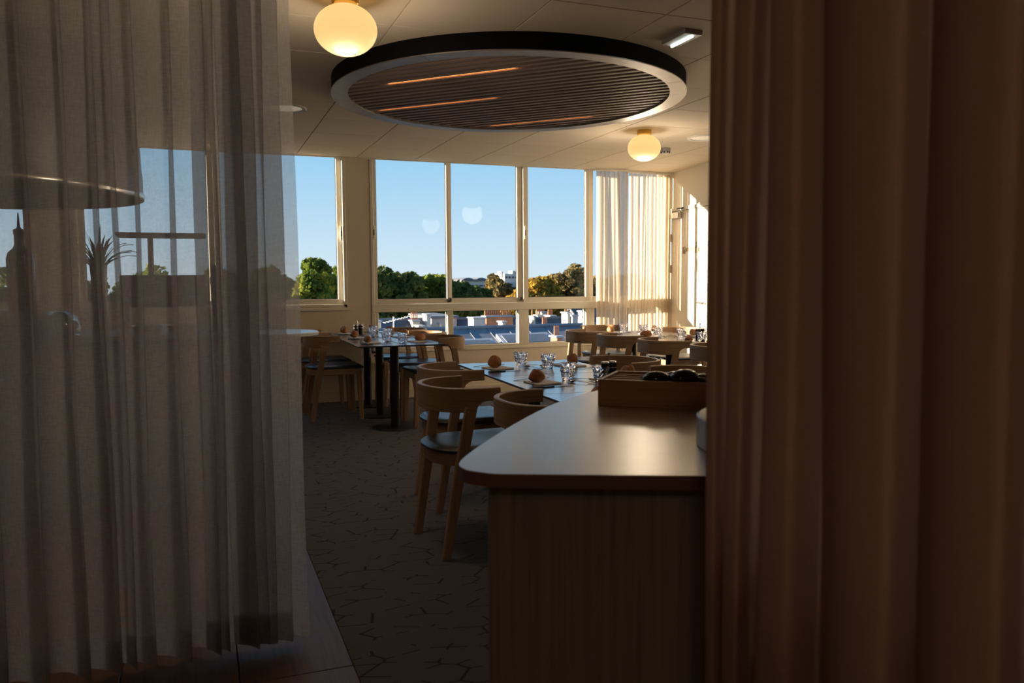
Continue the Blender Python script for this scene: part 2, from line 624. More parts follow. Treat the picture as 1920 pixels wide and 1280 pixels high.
def window_unit(name, label, x0, x1, cols, zs, ztop, low=None, locks=(), latches=()):
    """cols: list of (glass x0, glass x1); one sash frame and one pane for each; low: (z0, z1) row of lower panes"""
    w = thing(name, label, 'window', (0, 0, 0), 0, kind='structure')
    y0, y1 = YW - .012, YW + WD
    fr = MB()
    fr.bbox(x0, x0 + .035, y0, y1, zs, ztop, .004)
    fr.bbox(x1 - .035, x1, y0, y1, zs, ztop, .004)
    fr.bbox(x0, x1, y0, y1, zs, zs + .03, .004)
    fr.bbox(x0, x1, y0, y1, ztop - .03, ztop, .004)
    fr.build('outer_frame', 'frame_paint', w)
    ut = zs
    if low:
        ut = low[1] + .055
        MB().bbox(x0, x1, y0 - .006, y1, low[1], low[1] + .085, .005).build('transom', 'frame_paint', w)
    for k, (a, b) in enumerate(cols):
        L = x0 + .03 if k == 0 else (cols[k - 1][1] + a) / 2 + .001
        R = x1 - .03 if k == len(cols) - 1 else (b + cols[k + 1][0]) / 2 - .001
        sy0, sy1 = (YW + .002, YW + .045) if k % 2 == 0 else (YW + .030, YW + .075)
        zb, zt = ut + .032, ztop - .03
        s = MB()
        s.bbox(L, a, sy0, sy1, zb, zt, .004)
        s.bbox(b, R, sy0, sy1, zb, zt, .004)
        s.bbox(a, b, sy0, sy1, zb, zb + .055, .004)
        s.bbox(a, b, sy0, sy1, zt - .03, zt, .004)
        sash = s.build('sash', 'frame_paint', w)
        ym = (sy0 + sy1) / 2
        g = MB()
        for (c0, c1, d0, d1) in ((a, b, zb + .055, zb + .061), (a, a + .006, zb + .055, zt - .03), (b - .006, b, zb + .055, zt - .03)):
            g.box(c0, c1, ym - .004, ym + .004, d0, d1)
        g.build('gasket', 'gasket', sash)
        MB().add([(a, ym, zb + .05), (b, ym, zb + .05), (b, ym, zt - .028), (a, ym, zt - .028)], [(0, 1, 2, 3)]).build('pane', 'pane_glass', sash)
        if low:
            lf = MB()
            z0, z1 = low
            lf.bbox(L - .004, a, y0 + .004, y1 - .02, z0 - .03, z1 + .002, .004)
            lf.bbox(b, R + .004, y0 + .004, y1 - .02, z0 - .03, z1 + .002, .004)
            lf.bbox(a, b, y0 + .004, y1 - .02, z0 - .03, z0, .004)
            l = lf.build('lower_frame', 'frame_paint', w)
            g = MB()
            g.box(a, b, YW + .03, YW + .04, z1 - .006, z1)
            g.box(b - .007, b, YW + .03, YW + .04, z0, z1)
            g.box(a, b, YW + .03, YW + .04, z0, z0 + .005)
            g.build('gasket', 'gasket', l)
            MB().add([(a, YW + .036, z0), (b, YW + .036, z0), (b, YW + .036, z1), (a, YW + .036, z1)], [(0, 1, 2, 3)]).build('pane', 'pane_glass', l)
    for (lx, lz) in locks:
        h = MB().bbox(lx - .011, lx + .011, YW - .016, YW - .004, lz - .075, lz + .075, .003).build('pull', 'frame_paint', w)
        MB().bbox(lx - .006, lx + .006, YW - .018, YW - .013, lz - .035, lz + .03, .002).build('slot', 'black_matte', h)
        MB().bbox(lx - .004, lx + .004, YW - .018, YW - .013, lz - .055, lz - .047, .001).build('keyhole', 'black_matte', h)
    for (lx, lz) in latches:
        MB().bbox(lx - .018, lx + .018, YW - .030, YW + .01, lz - .025, lz + .022, .006).build('latch', 'dark_steel', w)
    return w


window_unit('window_1', 'tall sliding window left of the pillar, partly behind curtain', W1[0], W1[1],
            [(-1.01, .10), (.22, 1.385)], S1, ZC + .08, None, locks=[(1.425, 1.80)])
window_unit('window_3', 'narrow window at far left behind the sheer curtain', W0[0], W0[1], [(-1.96, -1.51)], S1, ZC + .08, None)
window_unit('window_2', 'wide window unit right of the pillar with low panes below', W2[0], W2[1],
            [(1.805, 2.588), (2.655, 3.445), (3.575, 4.315), (4.43, 5.35)], S2, ZC + .08, (.563, .952),
            locks=[(1.772, 1.815), (3.535, 1.84)], latches=[(2.615, 1.078), (3.47, 1.078)])

# door in the right wall (local frame: x along the wall away from the window wall, y into the room, z up)
dr_rot = math.atan2(RWD.y, RWD.x)
door = thing('door_1', 'pale door with closer and small bronze lettering in right wall', 'door', (RW0.x, RW0.y, 0), dr_rot, kind='structure')
sgn = -1 if (Matrix.Rotation(dr_rot, 3, 'Z') @ Vector((0, 1, 0))).dot(nrm) > 0 else 1
D0, D1, DH = .06, 1.00, 2.115


def dbox(x0, x1, y0, y1, z0, z1, b=.002):
    y0, y1 = sorted((y0 * sgn, y1 * sgn))
    return MB().bbox(x0, x1, y0, y1, z0, z1, b)


dbox(D0, D1, .004, .012, .01, DH).build('panel', 'door_paint', door)
f = MB()
for (a, b, c, d) in ((D0 - .035, D0 - .006, 0, DH + .045), (D1 + .006, D1 + .035, 0, DH + .045), (D0 - .006, D1 + .006, DH + .006, DH + .045)):
    y0, y1 = sorted((.0 * sgn, .02 * sgn))
    f.bbox(a, b, y0, y1, c, d, .003)
f.build('door_frame', 'right_wall_paint', door)
f = MB()
y0, y1 = sorted((.0005 * sgn, .005 * sgn))
f.box(D0 - .006, D0, y0, y1, 0, DH + .006)
f.box(D0, D1, y0, y1, DH, DH + .006)
f.build('shadow_gap', 'joint_dark', door)
for hz in (.28, 1.42, 1.80):
    dbox(D0 - .010, D0 + .010, .010, .03, hz - .05, hz + .05, .003).build('hinge', 'steel', door)
clo = dbox(D0 + .01, D0 + .26, .012, .065, DH - .085, DH - .015, .004).build('closer', 'steel', door)
am = MB()
am.bar((D0 + .20, .05 * sgn, DH - .005), (D0 + .40, .15 * sgn, DH + .005), .022, .012, side=(0, 0, 1))
am.bar((D0 + .40, .15 * sgn, DH + .008), (D0 + .30, .02 * sgn, DH + .03), .018, .010, side=(0, 0, 1))
am.build('closer_arm', 'dark_steel', clo)
pl = dbox(.0, .0, 0, 0, 0, 0) if False else None
lt = MB()
# weathered raised lettering: a square first glyph, faint small strokes, an accented capital A at the end
def stroke(x0, z0, x1, z1, w=.008):
    lt.bar((x0, .016 * sgn, z0), (x1, .016 * sgn, z1), w, .006, side=(0, 0, 1) if abs(x1 - x0) > abs(z1 - z0) else (1, 0, 0))
zb = 1.60
for s in ((.36, .0, .36, .075), (.36, .075, .41, .075), (.36, .04, .40, .04), (.41, .075, .41, .0), (.36, .0, .41, .0), (.385, .0, .385, .04)):
    stroke(s[0], zb + s[1], s[2], zb + s[3])
for i, xx in enumerate((.45, .48, .51, .55, .585, .62)):
    stroke(xx, zb + .02, xx, zb + .065, .004)
    if i % 2:
        stroke(xx, zb + .062, xx + .022, zb + .062, .004)
for s in ((.655, .0, .68, .085), (.68, .085, .705, .0), (.665, .03, .695, .03), (.68, .10, .69, .118), (.725, .0, .745, .07), (.745, .07, .765, .0), (.73, .02, .76, .02), (.742, .085, .748, .10)):
    stroke(s[0], zb + s[1], s[2], zb + s[3])
lt.build('lettering', 'bronze_letter', door)
ph = MB().tube([(D1 - .09, .012 * sgn, 1.02), (D1 - .09, .06 * sgn, 1.02), (D1 - .20, .06 * sgn, 1.02)], .010, 8)
ph.build('handle', 'steel', door)

# ------------------------------------------------------------------ ceiling disc with slats
DC = Vector((1.996, 5.19))
DR, DZ = 1.178, 2.50
disc = thing('ceiling_disc', 'round ceiling panel of dark slats in a silver rim', 'ceiling panel', (DC.x, DC.y, 0))
MB().lathe([(DR - .004, ZC), (DR - .004, DZ + .004), (DR - .012, DZ + .004), (DR - .012, ZC)], 128).build('outer_band', 'black_matte', disc, True)
MB().lathe([(0.001, ZC - .012), (DR - .02, ZC - .012)], 96).build('backing', 'black_matte', disc)
nseg, RI = 4, DR - .108
for sgm in range(nseg):
    a0 = PI / 4 + sgm * PI / 2 + .0015
    a1 = a0 + PI / 2 - .003
    m = MB()
    rr = []
    for i in range(33):
        a = a0 + (a1 - a0) * i / 32
        c, s = cos(a), sin(a)
        rr.append([(RI * c, RI * s, DZ + .03), (RI * c, RI * s, DZ), (DR * c, DR * s, DZ), (DR * c, DR * s, DZ + .006)])
    m.rings(rr, True, True)
    m.build('rim_segment', 'brushed_rim', disc, True, 30)
pitch, sw, sh = .079, .041, .055
u = Vector((-sin(PI / 4), cos(PI / 4)))
v = Vector((cos(PI / 4), sin(PI / 4)))
RS = RI + .03
leds = {(-9, .02, .88): 0, (-.5, -.10, .86): 0, (8, -.06, .80): 0}
ns = int(2 * RS / pitch)
led_rows = {}
for (c0, c1, tgt) in (((1.138, 5.095), (1.781, 4.491), 0), ((1.262, 5.895), (1.919, 5.234), 1), ((2.199, 6.152), (2.814, 5.567), 2)):
    p0, p1 = Vector(c0) - DC, Vector(c1) - DC
    led_rows[tgt] = ((p0.dot(v) + p1.dot(v)) / 2, p0.dot(u), p1.dot(u))
for k in range(-ns // 2, ns // 2 + 1):
    t = k * pitch
    if abs(t) > RS - .02:
        continue
    hl = math.sqrt(RS * RS - t * t)
    m = MB().bbox(-hl, hl, -sw / 2, sw / 2, DZ + .012, DZ + .012 + sh, .003)
    o = m.build('slat', 'slat_wood', disc)
    o.location = (v.x * t, v.y * t, 0)
    o.rotation_euler = (0, 0, math.atan2(u.y, u.x))
for tgt, (t, a, b) in led_rows.items():
    tt = (round(t / pitch - .5) + .5) * pitch
    lo, hi = min(a, b), max(a, b)
    m = MB().bbox(lo, hi, -.013, .013, DZ + .020, DZ + .034, .004)
    o = m.build('light_strip', 'led_amber', disc)
    o.location = (v.x * tt, v.y * tt, 0)
    o.rotation_euler = (0, 0, math.atan2(u.y, u.x))


# ------------------------------------------------------------------ ceiling lamps and fittings
def globe(loc, label, power=10):
    t = thing('globe_ceiling_lamp', label, 'lamp', (loc[0], loc[1], ZC), group='opal globe ceiling lamps')
    MB().lathe([(.001, 0), (.062, 0), (.063, -.004), (.063, -.034), (.058, -.040), (.001, -.040)], 32).build('brass_base', 'brass', t, True, 30)
    prof = []
    for i in range(25):
        a = PI * i / 24
        prof.append((max(.001, .146 * sin(a)), -.040 - .112 + .116 * cos(a)))
    MB().lathe(prof, 40).build('globe', 'opal_globe', t, True, None)
    ld = bpy.data.lights.new('globe_light', 'POINT')
    ld.energy = power
    ld.color = (1.0, .80, .58)
    ld.shadow_soft_size = .15
    lo = bpy.data.objects.new('globe_light', ld)
    COL.objects.link(lo)
    lo.parent = t
    lo.location = (0, 0, -.34)
    return t


globe((.676, 3.875), 'large glowing opal globe lamp on brass base nearest the left curtain', 6)
globe((3.715, 6.33), 'smaller-looking glowing opal globe lamp near the smoke detector')
globe((3.75, 3.9), 'added unseen globe lamp behind the right drape, brightens the room', 6)  # added out of sight to lift the room's brightness
globe((-.6, -1.2), 'added unseen globe lamp behind the viewer, fill for the foreground', 5.5)  # added fill, out of view, for counter front and drapes


def downlight(x, y, label):
    t = thing('recessed_downlight', label, 'lamp', (x, y, ZC), group='recessed downlights')
    MB().lathe([(.150, .0), (.150, -.008), (.142, -.012), (.118, -.008), (.116, .004)], 40).build('trim_ring', 'white_plastic', t, True, 30)
    MB().lathe([(.001, -.002), (.117, -.002)], 40).build('lens', 'downlight_lens', t)


downlight(.66, 6.42, 'round recessed downlight beside the left curtain edge')
downlight(4.42, 6.46, 'round recessed downlight beside the right drape')
t = thing('smoke_detector', 'small white smoke detector on ceiling behind right globe lamp', 'smoke detector', (4.41, 7.10, ZC))
MB().lathe([(.001, 0), (.052, 0), (.054, -.008), (.050, -.030), (.046, -.034)], 28).build('base', 'grey_plastic', t, True, 30)
MB().lathe([(.040, -.034), (.040, -.048), (.033, -.056), (.001, -.057)], 28).build('sensor_cap', 'white_plastic', t, True, 30)
m = MB()
for i in range(8):
    a = i * PI / 4
    m.box(.041 * cos(a) - .006, .041 * cos(a) + .006, .041 * sin(a) - .006, .041 * sin(a) + .006, -.047, -.036)
m.build('vents', 'black_matte', t)
t = thing('emergency_light', 'rectangular emergency light fitting with glowing tube on ceiling', 'lamp', (2.487, 3.845, ZC))
MB().bbox(-.056, .056, -.116, .116, -.022, 0, .003).build('housing', 'grey_plastic', t)
MB().bbox(-.053, .053, -.113, .113, -.026, -.022, .001).build('reflector', 'white_plastic', t)
MB().tube([(0.0, -.10, -.032), (0.0, .10, -.032)], .008, 12).build('tube', 'tube_white', t, True, 40)


# ------------------------------------------------------------------ furniture prototypes
def sup(t, n):
    c, s = cos(t), sin(t)
    return math.copysign(abs(c) ** (2 / n), c), math.copysign(abs(s) ** (2 / n), s)


def make_chair(loc, rz, label, group):
    """faces +x; origin on the floor below the seat"""
    c = thing('dining_chair', label, 'chair', loc, rz, group)
    # curved back band: apex at x=-.262, arms forward to x=.035
    N = 56
    zt = .79
    outer, inner, zl, zl2 = [], [], [], []
    legx = -.105
    for i in range(N + 1):
        a = PI / 2 + PI * i / N         # from +y arm end round the back to -y arm end
        cx, sy = sup(a, 2.45)
        x_o, y_o = .035 + .297 * cx, .268 * sy
        x_i, y_i = .035 + .275 * cx, .246 * sy
        if i == 0 or i == N:
            x_o = x_i = .035
        outer.append((x_o, y_o))
        inner.append((x_i, y_i))
        xm = (x_o + x_i) / 2
        dx = xm - (legx + .028)
        if dx <= 0:
            z = .678
        elif dx < .05:
            z = .678 + .05 * (1 - math.sqrt(max(0, 1 - (1 - (1 - dx / .05)) ** 2))) if False else .678 + .052 * math.sqrt(max(0, 1 - (1 - dx / .05) ** 2))
        else:
            z = .730
        zl.append(z)
    # straight tips of the arms
    rr = []
    for (xo, yo), (xi, yi), z in zip(outer, inner, zl):
        e = .0035
        mx = lambda t_: (xo + (xi - xo) * t_, yo + (yi - yo) * t_)
        lean = -.012
        q = []
        for t_, zz in ((0, z + e), (0, zt - e), (.18, zt), (.82, zt), (1, zt - e), (1, z + e), (.82, z), (.18, z)):
            px, py = mx(t_)
            q.append((px, py, zz))
        rr.append(q)
    MB().rings(rr, True, True).build('backrest', 'oak_band', c, True, 35)
    for s in (1, -1):
        m = MB()
        # rear leg: rakes forward and out to the band
        m.bar((-.222, s * .218, 0), (-.175, s * .228, .30), .030, .040, .032, .048)
        m.bar((-.175, s * .228, .30), (legx, s * .252, .70), .032, .048, .022, .056)
        m.build('leg', 'oak_leg', c, True, 35)
        m = MB().bar((.232, s * .205, 0), (.215, s * .205, .456), .032, .038, .036, .048)
        m.build('leg', 'oak_leg', c, True, 35)
    # seat outline
    def outline(g, n=40):
        pts = [(.250 + g, -.225 - g), (.250 + g, .225 + g)]
        for i in range(n + 1):
            a = PI / 2 + PI * i / n
            cx, sy = sup(a, 2.7)
            pts.append((-.02 + (.225 + g) * cx, (.222 + g) * sy))
        return pts
    MB().rings([[(x, y, z) for x, y in outline(g)] for g, z in ((-.03, .425), (-.012, .425), (-.008, .43), (-.008, .480))], True, True).build('seat_frame', 'oak_apron', c, True, 35)
    MB().rings([[(x, y, z) for x, y in outline(g)] for g, z in ((-.012, .480), (.002, .485), (.004, .497), (-.006, .507), (-.03, .512), (-.10, .508))], True, True).build('seat_cushion', 'cushion_leather', c, True, 50)
    return c


def make_table(loc, rz, w, d, label, group):
    t = thing('dining_table', label, 'table', loc, rz, group)
    MB().bbox(-w / 2 + .0015, w / 2 - .0015, -d / 2 + .0015, d / 2 - .0015, .738, .75, .0015).build('table_top', 'table_laminate', t)
    MB().bbox(-.16, .16, -.16, .16, .730, .738, .002).build('mounting_plate', 'black_metal', t)
    MB().lathe([(.038, .008), (.038, .731)], 24).build('column', 'black_metal', t, True, None)
    MB().lathe([(.001, 0), (.212, 0), (.214, .003), (.210, .008), (.001, .010)], 48).build('base_plate', 'black_metal', t, True, 30)
    return t


# ---- tables and chairs
RA, RB, RC = rad(-1.2), rad(-2.6), rad(-.5)
ROWA, ROWB, ROWC = 'left row by the pillar', 'middle row behind the counter', 'right row by the bright curtain'
tables = {}
POS = ('far', 'middle', 'near')


def place_row(key, x, ys, w, d, rz, rowtxt, pos):
    proto = tables.get('proto' + key)
    for (yy, p) in zip(ys, pos):
        lab = f'black pedestal dining table, {p} table of the {rowtxt}'
        xx = x + (yy - ys[0]) * math.tan(-rz)
        tables[(key, p)] = (xx, yy, rz, w, d)
        if proto is None:
            proto = make_table((xx, yy, 0), rz, w, d, lab, 'pedestal dining tables')
        else:
            dup(proto, (xx, yy, 0), rz, lab)


place_row('A', 1.605, [8.325, 7.635, 6.945], .74, .69, RA, ROWA, POS)
place_row('B', 1.895, [4.53, 3.775, 3.02], .77, .755, RB, ROWB, POS)
place_row('C', 4.09, [7.17, 6.47, 5.77, 5.07], .75, .70, RC, ROWC, ('farthest', 'second', 'third', 'nearest'))

ch = make_chair((1.228, 3.71, 0), rad(2.5), 'front oak chair with black seat, fully visible left of the counter', 'oak dining chairs')
CH = [
    ((1.415, 4.446), .4, 'oak chair just behind the front chair, at the far table of the middle row'),
    ((1.392, 3.07), -1, 'oak chair half hidden by the counter, back showing above the counter curve'),
    ((2.40, 4.42), 180, 'oak chair seen from inside its back, beyond salt and pepper of middle row'),
    ((2.42, 3.72), 181, 'oak chair directly behind the slatted wooden box'),
    ((1.150, 7.70), 0, 'oak chair with whole profile visible at left of the left row'),
    ((1.150, 8.36), 1, 'oak chair against the window wall beside the pillar, left row'),
    ((1.965, 7.01), 179, 'oak chair nearest on the right side of the left row'),
    ((1.985, 7.67), 181, 'oak chair second on the right side of the left row'),
    ((1.975, 8.34), 180, 'oak chair at the window on the right side of the left row'),
    ((3.62, 7.14), 1, 'oak chair leftmost along the right row, back toward viewer'),
    ((3.64, 6.50), -1, 'oak chair second from left along the right row, back toward viewer'),
    ((3.66, 5.79), 0, 'oak chair third from left along the right row, back toward viewer'),
    ((3.70, 5.07), 2, 'oak chair cut off by the right drape, back toward viewer'),
    ((4.10, 7.80), -90, 'sunlit oak chair at the head of the right row by sheer curtain'),
    ((4.58, 7.10), 182, 'sunlit oak chair on the far side of the right row before the door'),
]
for (p, a, lab) in CH:
    dup(ch, (p[0], p[1], 0), rad(a), lab)


# ------------------------------------------------------------------ table settings
def tumbler_mesh():
    n, rows = 30, 9
    h, rb, rt = .090, .029, .044
    m = MB()
    rr = []
    rr.append([(.6 * rb * cos(2 * PI * i / n), .6 * rb * sin(2 * PI * i / n), .003) for i in range(n)])
    rr.append([(rb * cos(2 * PI * i / n), rb * sin(2 * PI * i / n), 0) for i in range(n)])
    rr.append([(rb * 1.03 * cos(2 * PI * i / n), rb * 1.03 * sin(2 * PI * i / n), .008) for i in range(n)])
    for k in range(rows):
        z = .012 + (h - .024) * k / (rows - 1)
        r = rb + (rt - rb) * (z / h) ** .9
        ring = []
        for i in range(n):
            a = 2 * PI * i / n
            w = .0030 * sin(5 * a + k * 1.25) * sin(3 * a - k * .9 + .6) + .0014 * ((i * 7 + k * 5) % 3 - 1)
            ring.append(((r + w) * cos(a), (r + w) * sin(a), z))
        rr.append(ring)
    rr.append([(rt * .985 * cos(2 * PI * i / n), rt * .985 * sin(2 * PI * i / n), h - .006) for i in range(n)])
    rr.append([(rt * cos(2 * PI * i / n), rt * sin(2 * PI * i / n), h) for i in range(n)])
    rr.append([((rt - .003) * cos(2 * PI * i / n), (rt - .003) * sin(2 * PI * i / n), h) for i in range(n)])
    rr.append([((rt - .008) * cos(2 * PI * i / n), (rt - .008) * sin(2 * PI * i / n), h * .6) for i in range(n)])
    rr.append([((rb - .004) * cos(2 * PI * i / n), (rb - .004) * sin(2 * PI * i / n), .016) for i in range(n)])
    m.rings(rr, True, True)
    return m.mesh('tumbler', 'tumbler_glass')


def bread_mesh(seed, sx, sy, sz, score):
    r = random.Random(seed)
    ph = [r.uniform(0, 6) for _ in range(6)]
    n, k = 26, 16
    rr = []
    for j in range(k + 1):
        th = PI * (j + .001) / (k + .002)
        ring = []
        for i in range(n):
            a = 2 * PI * i / n
            x, y, z = sin(th) * cos(a), sin(th) * sin(a), -cos(th)
            w = 1 + .05 * sin(2 * a + ph[0]) + .04 * sin(3 * x + ph[1] + 4 * z) + .03 * sin(5 * y + ph[2])
            if z > .15:
                w -= score * math.exp(-((y + .2 * x) / .16) ** 2) * (z)
            zz = z if z > 0 else z * .55
            ring.append((x * sx * w, y * sy * w, (zz + .55) * sz * (1 if z < 0 else w)))
        rr.append(ring)
    return MB().rings(rr, True, True).mesh('bread_roll', 'bread_crust', True, None)


def flat(outline, z0, z1):
    return MB().prism(outline, z0, z1)


def knife_meshes():
    hd = [(-.105, -.006), (-.098, -.009), (-.02, -.007), (0, -.006), (0, .006), (-.02, .007), (-.098, .009), (-.105, .006)]
    bl = [(0, -.006), (.01, -.0085), (.085, -.0085), (.102, -.004), (.108, .003), (.10, .0065), (0, .006)]
    return flat(hd, 0, .006).mesh('handle', 'dark_steel'), flat(bl, .001, .0028).mesh('blade', 'steel')


def fork_meshes():
    m = MB()
    m.rings([[(x, -w, z), (x, w, z), (x, w, z + .003), (x, -w, z + .003)] for x, w, z in ((-.10, .0085, 0), (-.09, .009, .001), (-.01, .0035, .006), (.03, .004, .008), (.045, .011, .006), (.058, .012, .003))], True, True)
    t = MB()
    for y in (-.0095, -.0032, .0032, .0095):
        t.rings([[(x, y - .0018, z), (x, y + .0018, z), (x, y + .0018, z + .0025), (x, y - .0018, z + .0025)] for x, z in ((.056, .003), (.08, .002), (.102, .006))], True, True)
    return m.mesh('handle', 'steel'), t.mesh('tines', 'steel')


def spoon_meshes():
    m = MB()
    m.rings([[(x, -w, z), (x, w, z), (x, w, z + .003), (x, -w, z + .003)] for x, w, z in ((-.085, .007, .0), (-.075, .0075, .001), (0, .003, .008), (.03, .004, .007))], True, True)
    b = MB()
    rr = []
    for j in range(7):
        q = j / 6
        r = .02 + .98 * q
        rr.append([(.055 + .027 * r * cos(2 * PI * i / 20), .018 * r * sin(2 * PI * i / 20), .001 + .009 * q * q) for i in range(20)])
    for j in (6, 3, 0):
        q = j / 6
        r = (.02 + .98 * q) * .94
        rr.append([(.055 + .027 * r * cos(2 * PI * i / 20), .018 * r * sin(2 * PI * i / 20), .0025 + .009 * q * q) for i in range(20)])
    b.rings(rr, True, True)
    return m.mesh('handle', 'steel', True, 40), b.mesh('bowl', 'steel', True, 60)


def napkin_mesh():
    m = MB()
    m.bbox(-.065, .065, -.085, .085, 0, .004, .0015)
    m.bbox(-.063, .066, -.083, .086, .004, .008, .0015)
    return m.mesh('napkin', 'napkin_linen')


TUMBLER = tumbler_mesh()
BREADS = [bread_mesh(1, .042, .036, .044, .10), bread_mesh(2, .040, .040, .046, .0), bread_mesh(3, .052, .034, .040, .16), bread_mesh(4, .045, .038, .040, .05)]
KN_H, KN_B = knife_meshes()
FK_H, FK_T = fork_meshes()
SP_H, SP_B = spoon_meshes()
NAPKIN = napkin_mesh()
TZ = .75


def mk(name, cat, label, group, loc, rz, parts=None, me=None):
    if parts:
        o = thing(name, label, cat, loc, rz, group)
        for n, mm in parts:
            inst(n, mm, o)
    else:
        o = inst(name, me, None, loc, rz)
        tag(o, label, cat, group)
    return o


def setting(key, p, side, rowtxt, jit):
    """side -1: diner on the left (faces +x), +1: on the right (faces -x)"""
    x, y, rz, w, d = tables[(key, p)]
    r = random.Random(jit)
    base = rz + (0 if side < 0 else PI)
    M = Matrix.Translation((x, y, TZ)) @ Matrix.Rotation(base, 4, 'Z')
    e = -w / 2

    def at(fx, fy, fz=0):
        q = M @ Vector((e + fx + r.uniform(-.008, .008), fy + r.uniform(-.01, .01), fz))
        return (q.x, q.y, q.z)
    lr = 'left' if side < 0 else 'right'
    where = f'{lr} place, {p} table, {rowtxt}'
    j = lambda s=.06: r.uniform(-s, s)
    mk('napkin', 'napkin', f'folded white napkin, {where}', 'napkins', at(.16, .01, .0002), base + PI / 2 * 0 + .2 + j(), me=NAPKIN)
    b = at(.13, .0, .0082)
    mk('bread_roll', 'bread', f'crusty bread roll on a napkin, {where}', 'bread rolls', b, r.uniform(0, 6.28), me=BREADS[r.randrange(4)])
    mk('fork', 'fork', f'steel fork, {where}', 'forks', at(.15, .17, .0003), base + .10 + j(), parts=[('handle', FK_H), ('tines', FK_T)])
    mk('knife', 'knife', f'steel knife, {where}', 'knives', at(.15, -.15, .0003), base + .10 + j(), parts=[('handle', KN_H), ('blade', KN_B)])
    gx = w / 2 - .055
    mk('tumbler', 'glass', f'wavy cut glass tumbler, {where}', 'glass tumblers', at(gx, .10 if side < 0 else .10, .0003), r.uniform(0, 6.28), me=TUMBLER)
    mk('spoon', 'spoon', f'steel dessert spoon, {where}', 'spoons', at(gx + .02, -.055, .0003), base + PI / 2 + .5 + j(.2), parts=[('handle', SP_H), ('bowl', SP_B)])


jit = 100
for key, row, ps in (('A', ROWA, POS), ('B', ROWB, POS), ('C', ROWC, ('farthest', 'second', 'third', 'nearest'))):
    for p in ps:
        for s in (-1, 1):
            jit += 1
            setting(key, p, s, row, jit)


def cruet(loc, label):
    t = thing('cruet_set', label, 'cruet', loc, rad(20), 'salt and pepper sets')
    MB().bbox(-.052, .052, -.028, .028, 0, .006, .004).build('tray', 'dark_steel', t)
    for s, nm in ((-1, 'salt_shaker'), (1, 'pepper_shaker')):
        o = MB().lathe([(.001, .006), (.021, .006), (.022, .010), (.022, .096), (.001, .096)], 24, (s * .028, 0, 0)).build(nm, 'black_gloss', t, True, 30)
        MB().lathe([(.0225, .096), (.0225, .102), (.019, .106), (.001, .107)], 24, (s * .028, 0, 0)).build('cap', 'steel', o, True, 30)
        MB().lathe([(.0224, .070), (.0227, .071), (.0227, .073), (.0224, .074)], 24, (s * .028, 0, 0)).build('band', 'steel', o, True, 30)
    MB().tube([(0, 0, .006), (0, 0, .140)], .0035, 10).build('handle', 'steel', t, True, 40)
    MB().lathe([(.001, .140), (.007, .141), (.007, .150), (.001, .151)], 16).build('knob', 'dark_steel', t, True, 30)


cruet((1.475, 8.10, TZ), 'steel salt and pepper set with handle on the left row')
cruet((1.98, 3.72, TZ), 'dark salt and pepper set beside the slatted wooden box, middle row')
cruet((4.08, 5.98, TZ), 'dark salt and pepper set with tall handle on the right row')

# ------------------------------------------------------------------ foreground counter
CT = .92
out_pts = [(.470, 1.395), (.457, 1.413), (.452, 1.440), (.458, 1.478), (.485, 1.530), (.556, 1.632), (.640, 1.745), (.728, 1.858), (.835, 1.988), (.946, 2.112), (1.065, 2.222), (1.193, 2.318), (1.34, 2.40), (1.55, 2.47), (1.80, 2.50), (2.05, 2.48),
           (2.05, .66), (.836, 1.209), (.66, 1.290), (.513, 1.358), (.490, 1.372)]
# smooth the free curve a little by Chaikin
def chaikin(p, n=2):
    for _ in range(n):
        q = []
        for i in range(len(p)):
            a, b = Vector(p[i]), Vector(p[(i + 1) % len(p)])
            q += [tuple(a * .75 + b * .25), tuple(a * .25 + b * .75)]
        p = q
    return p


def inset(p, d):
    n = len(p)
    area = sum(p[i][0] * p[(i + 1) % n][1] - p[(i + 1) % n][0] * p[i][1] for i in range(n))
    s = 1 if area > 0 else -1
    r = []
    for i in range(n):
        a, b, c = Vector(p[i - 1]), Vector(p[i]), Vector(p[(i + 1) % n])
        t = (c - a).normalized()
        r.append(tuple(b + Vector((-t.y, t.x)) * d * s))
    return r


op = chaikin(out_pts)
counter = thing('service_counter', 'wooden service counter with rounded pale top in the foreground', 'counter')
ins = inset(op, .0015)
MB().rings([[(x, y, CT - .0012) for x, y in op], [(x, y, CT) for x, y in ins]], False, True).build('counter_top', 'counter_laminate', counter, True, 30)
MB().rings([[(x, y, CT - .026) for x, y in inset(op, .02)], [(x, y, CT - .026) for x, y in op], [(x, y, CT - .0012) for x, y in op]], True, False).build('top_edge', 'laminate_edge', counter, True, 30)
body = inset(op, .055)
MB().rings([[(x, y, 0) for x, y in body], [(x, y, CT - .026) for x, y in body]], False, False).build('body', 'counter_panel', counter, True, 30)

# slatted box
bx0, bx1 = Vector((1.042, 2.024)), Vector((1.253, 1.839))
bd = (bx1 - bx0).normalized()
ang = math.atan2(bd.y, bd.x)
box = thing('divided_box', 'long brown wooden box with narrow compartments on the counter', 'box', (bx0.x, bx0.y, CT), ang)
BL, BD, BH, bt = .46, .235, .075, .010
MB().bbox(0, BL, 0, BD, .0, .008, .001).build('bottom', 'bamboo', box)
for (a, b, c, d) in ((0, BL, 0, bt), (0, BL, BD - bt, BD), (0, bt, bt, BD - bt), (BL - bt, BL, bt, BD - bt)):
    MB().bbox(a, b, c, d, .008, BH, .0012).build('side', 'bamboo', box)
for k in range(1, 5):
    yy = bt + (BD - 2 * bt) * k / 5
    MB().bbox(bt, BL - bt, yy - .003, yy + .003, .008, BH - .004, .001).build('divider', 'bamboo', box)


def box_pt(u_, v_, z_):
    c, s = cos(ang), sin(ang)
    return (bx0.x + c * u_ - s * v_, bx0.y + s * u_ + c * v_, CT + z_)


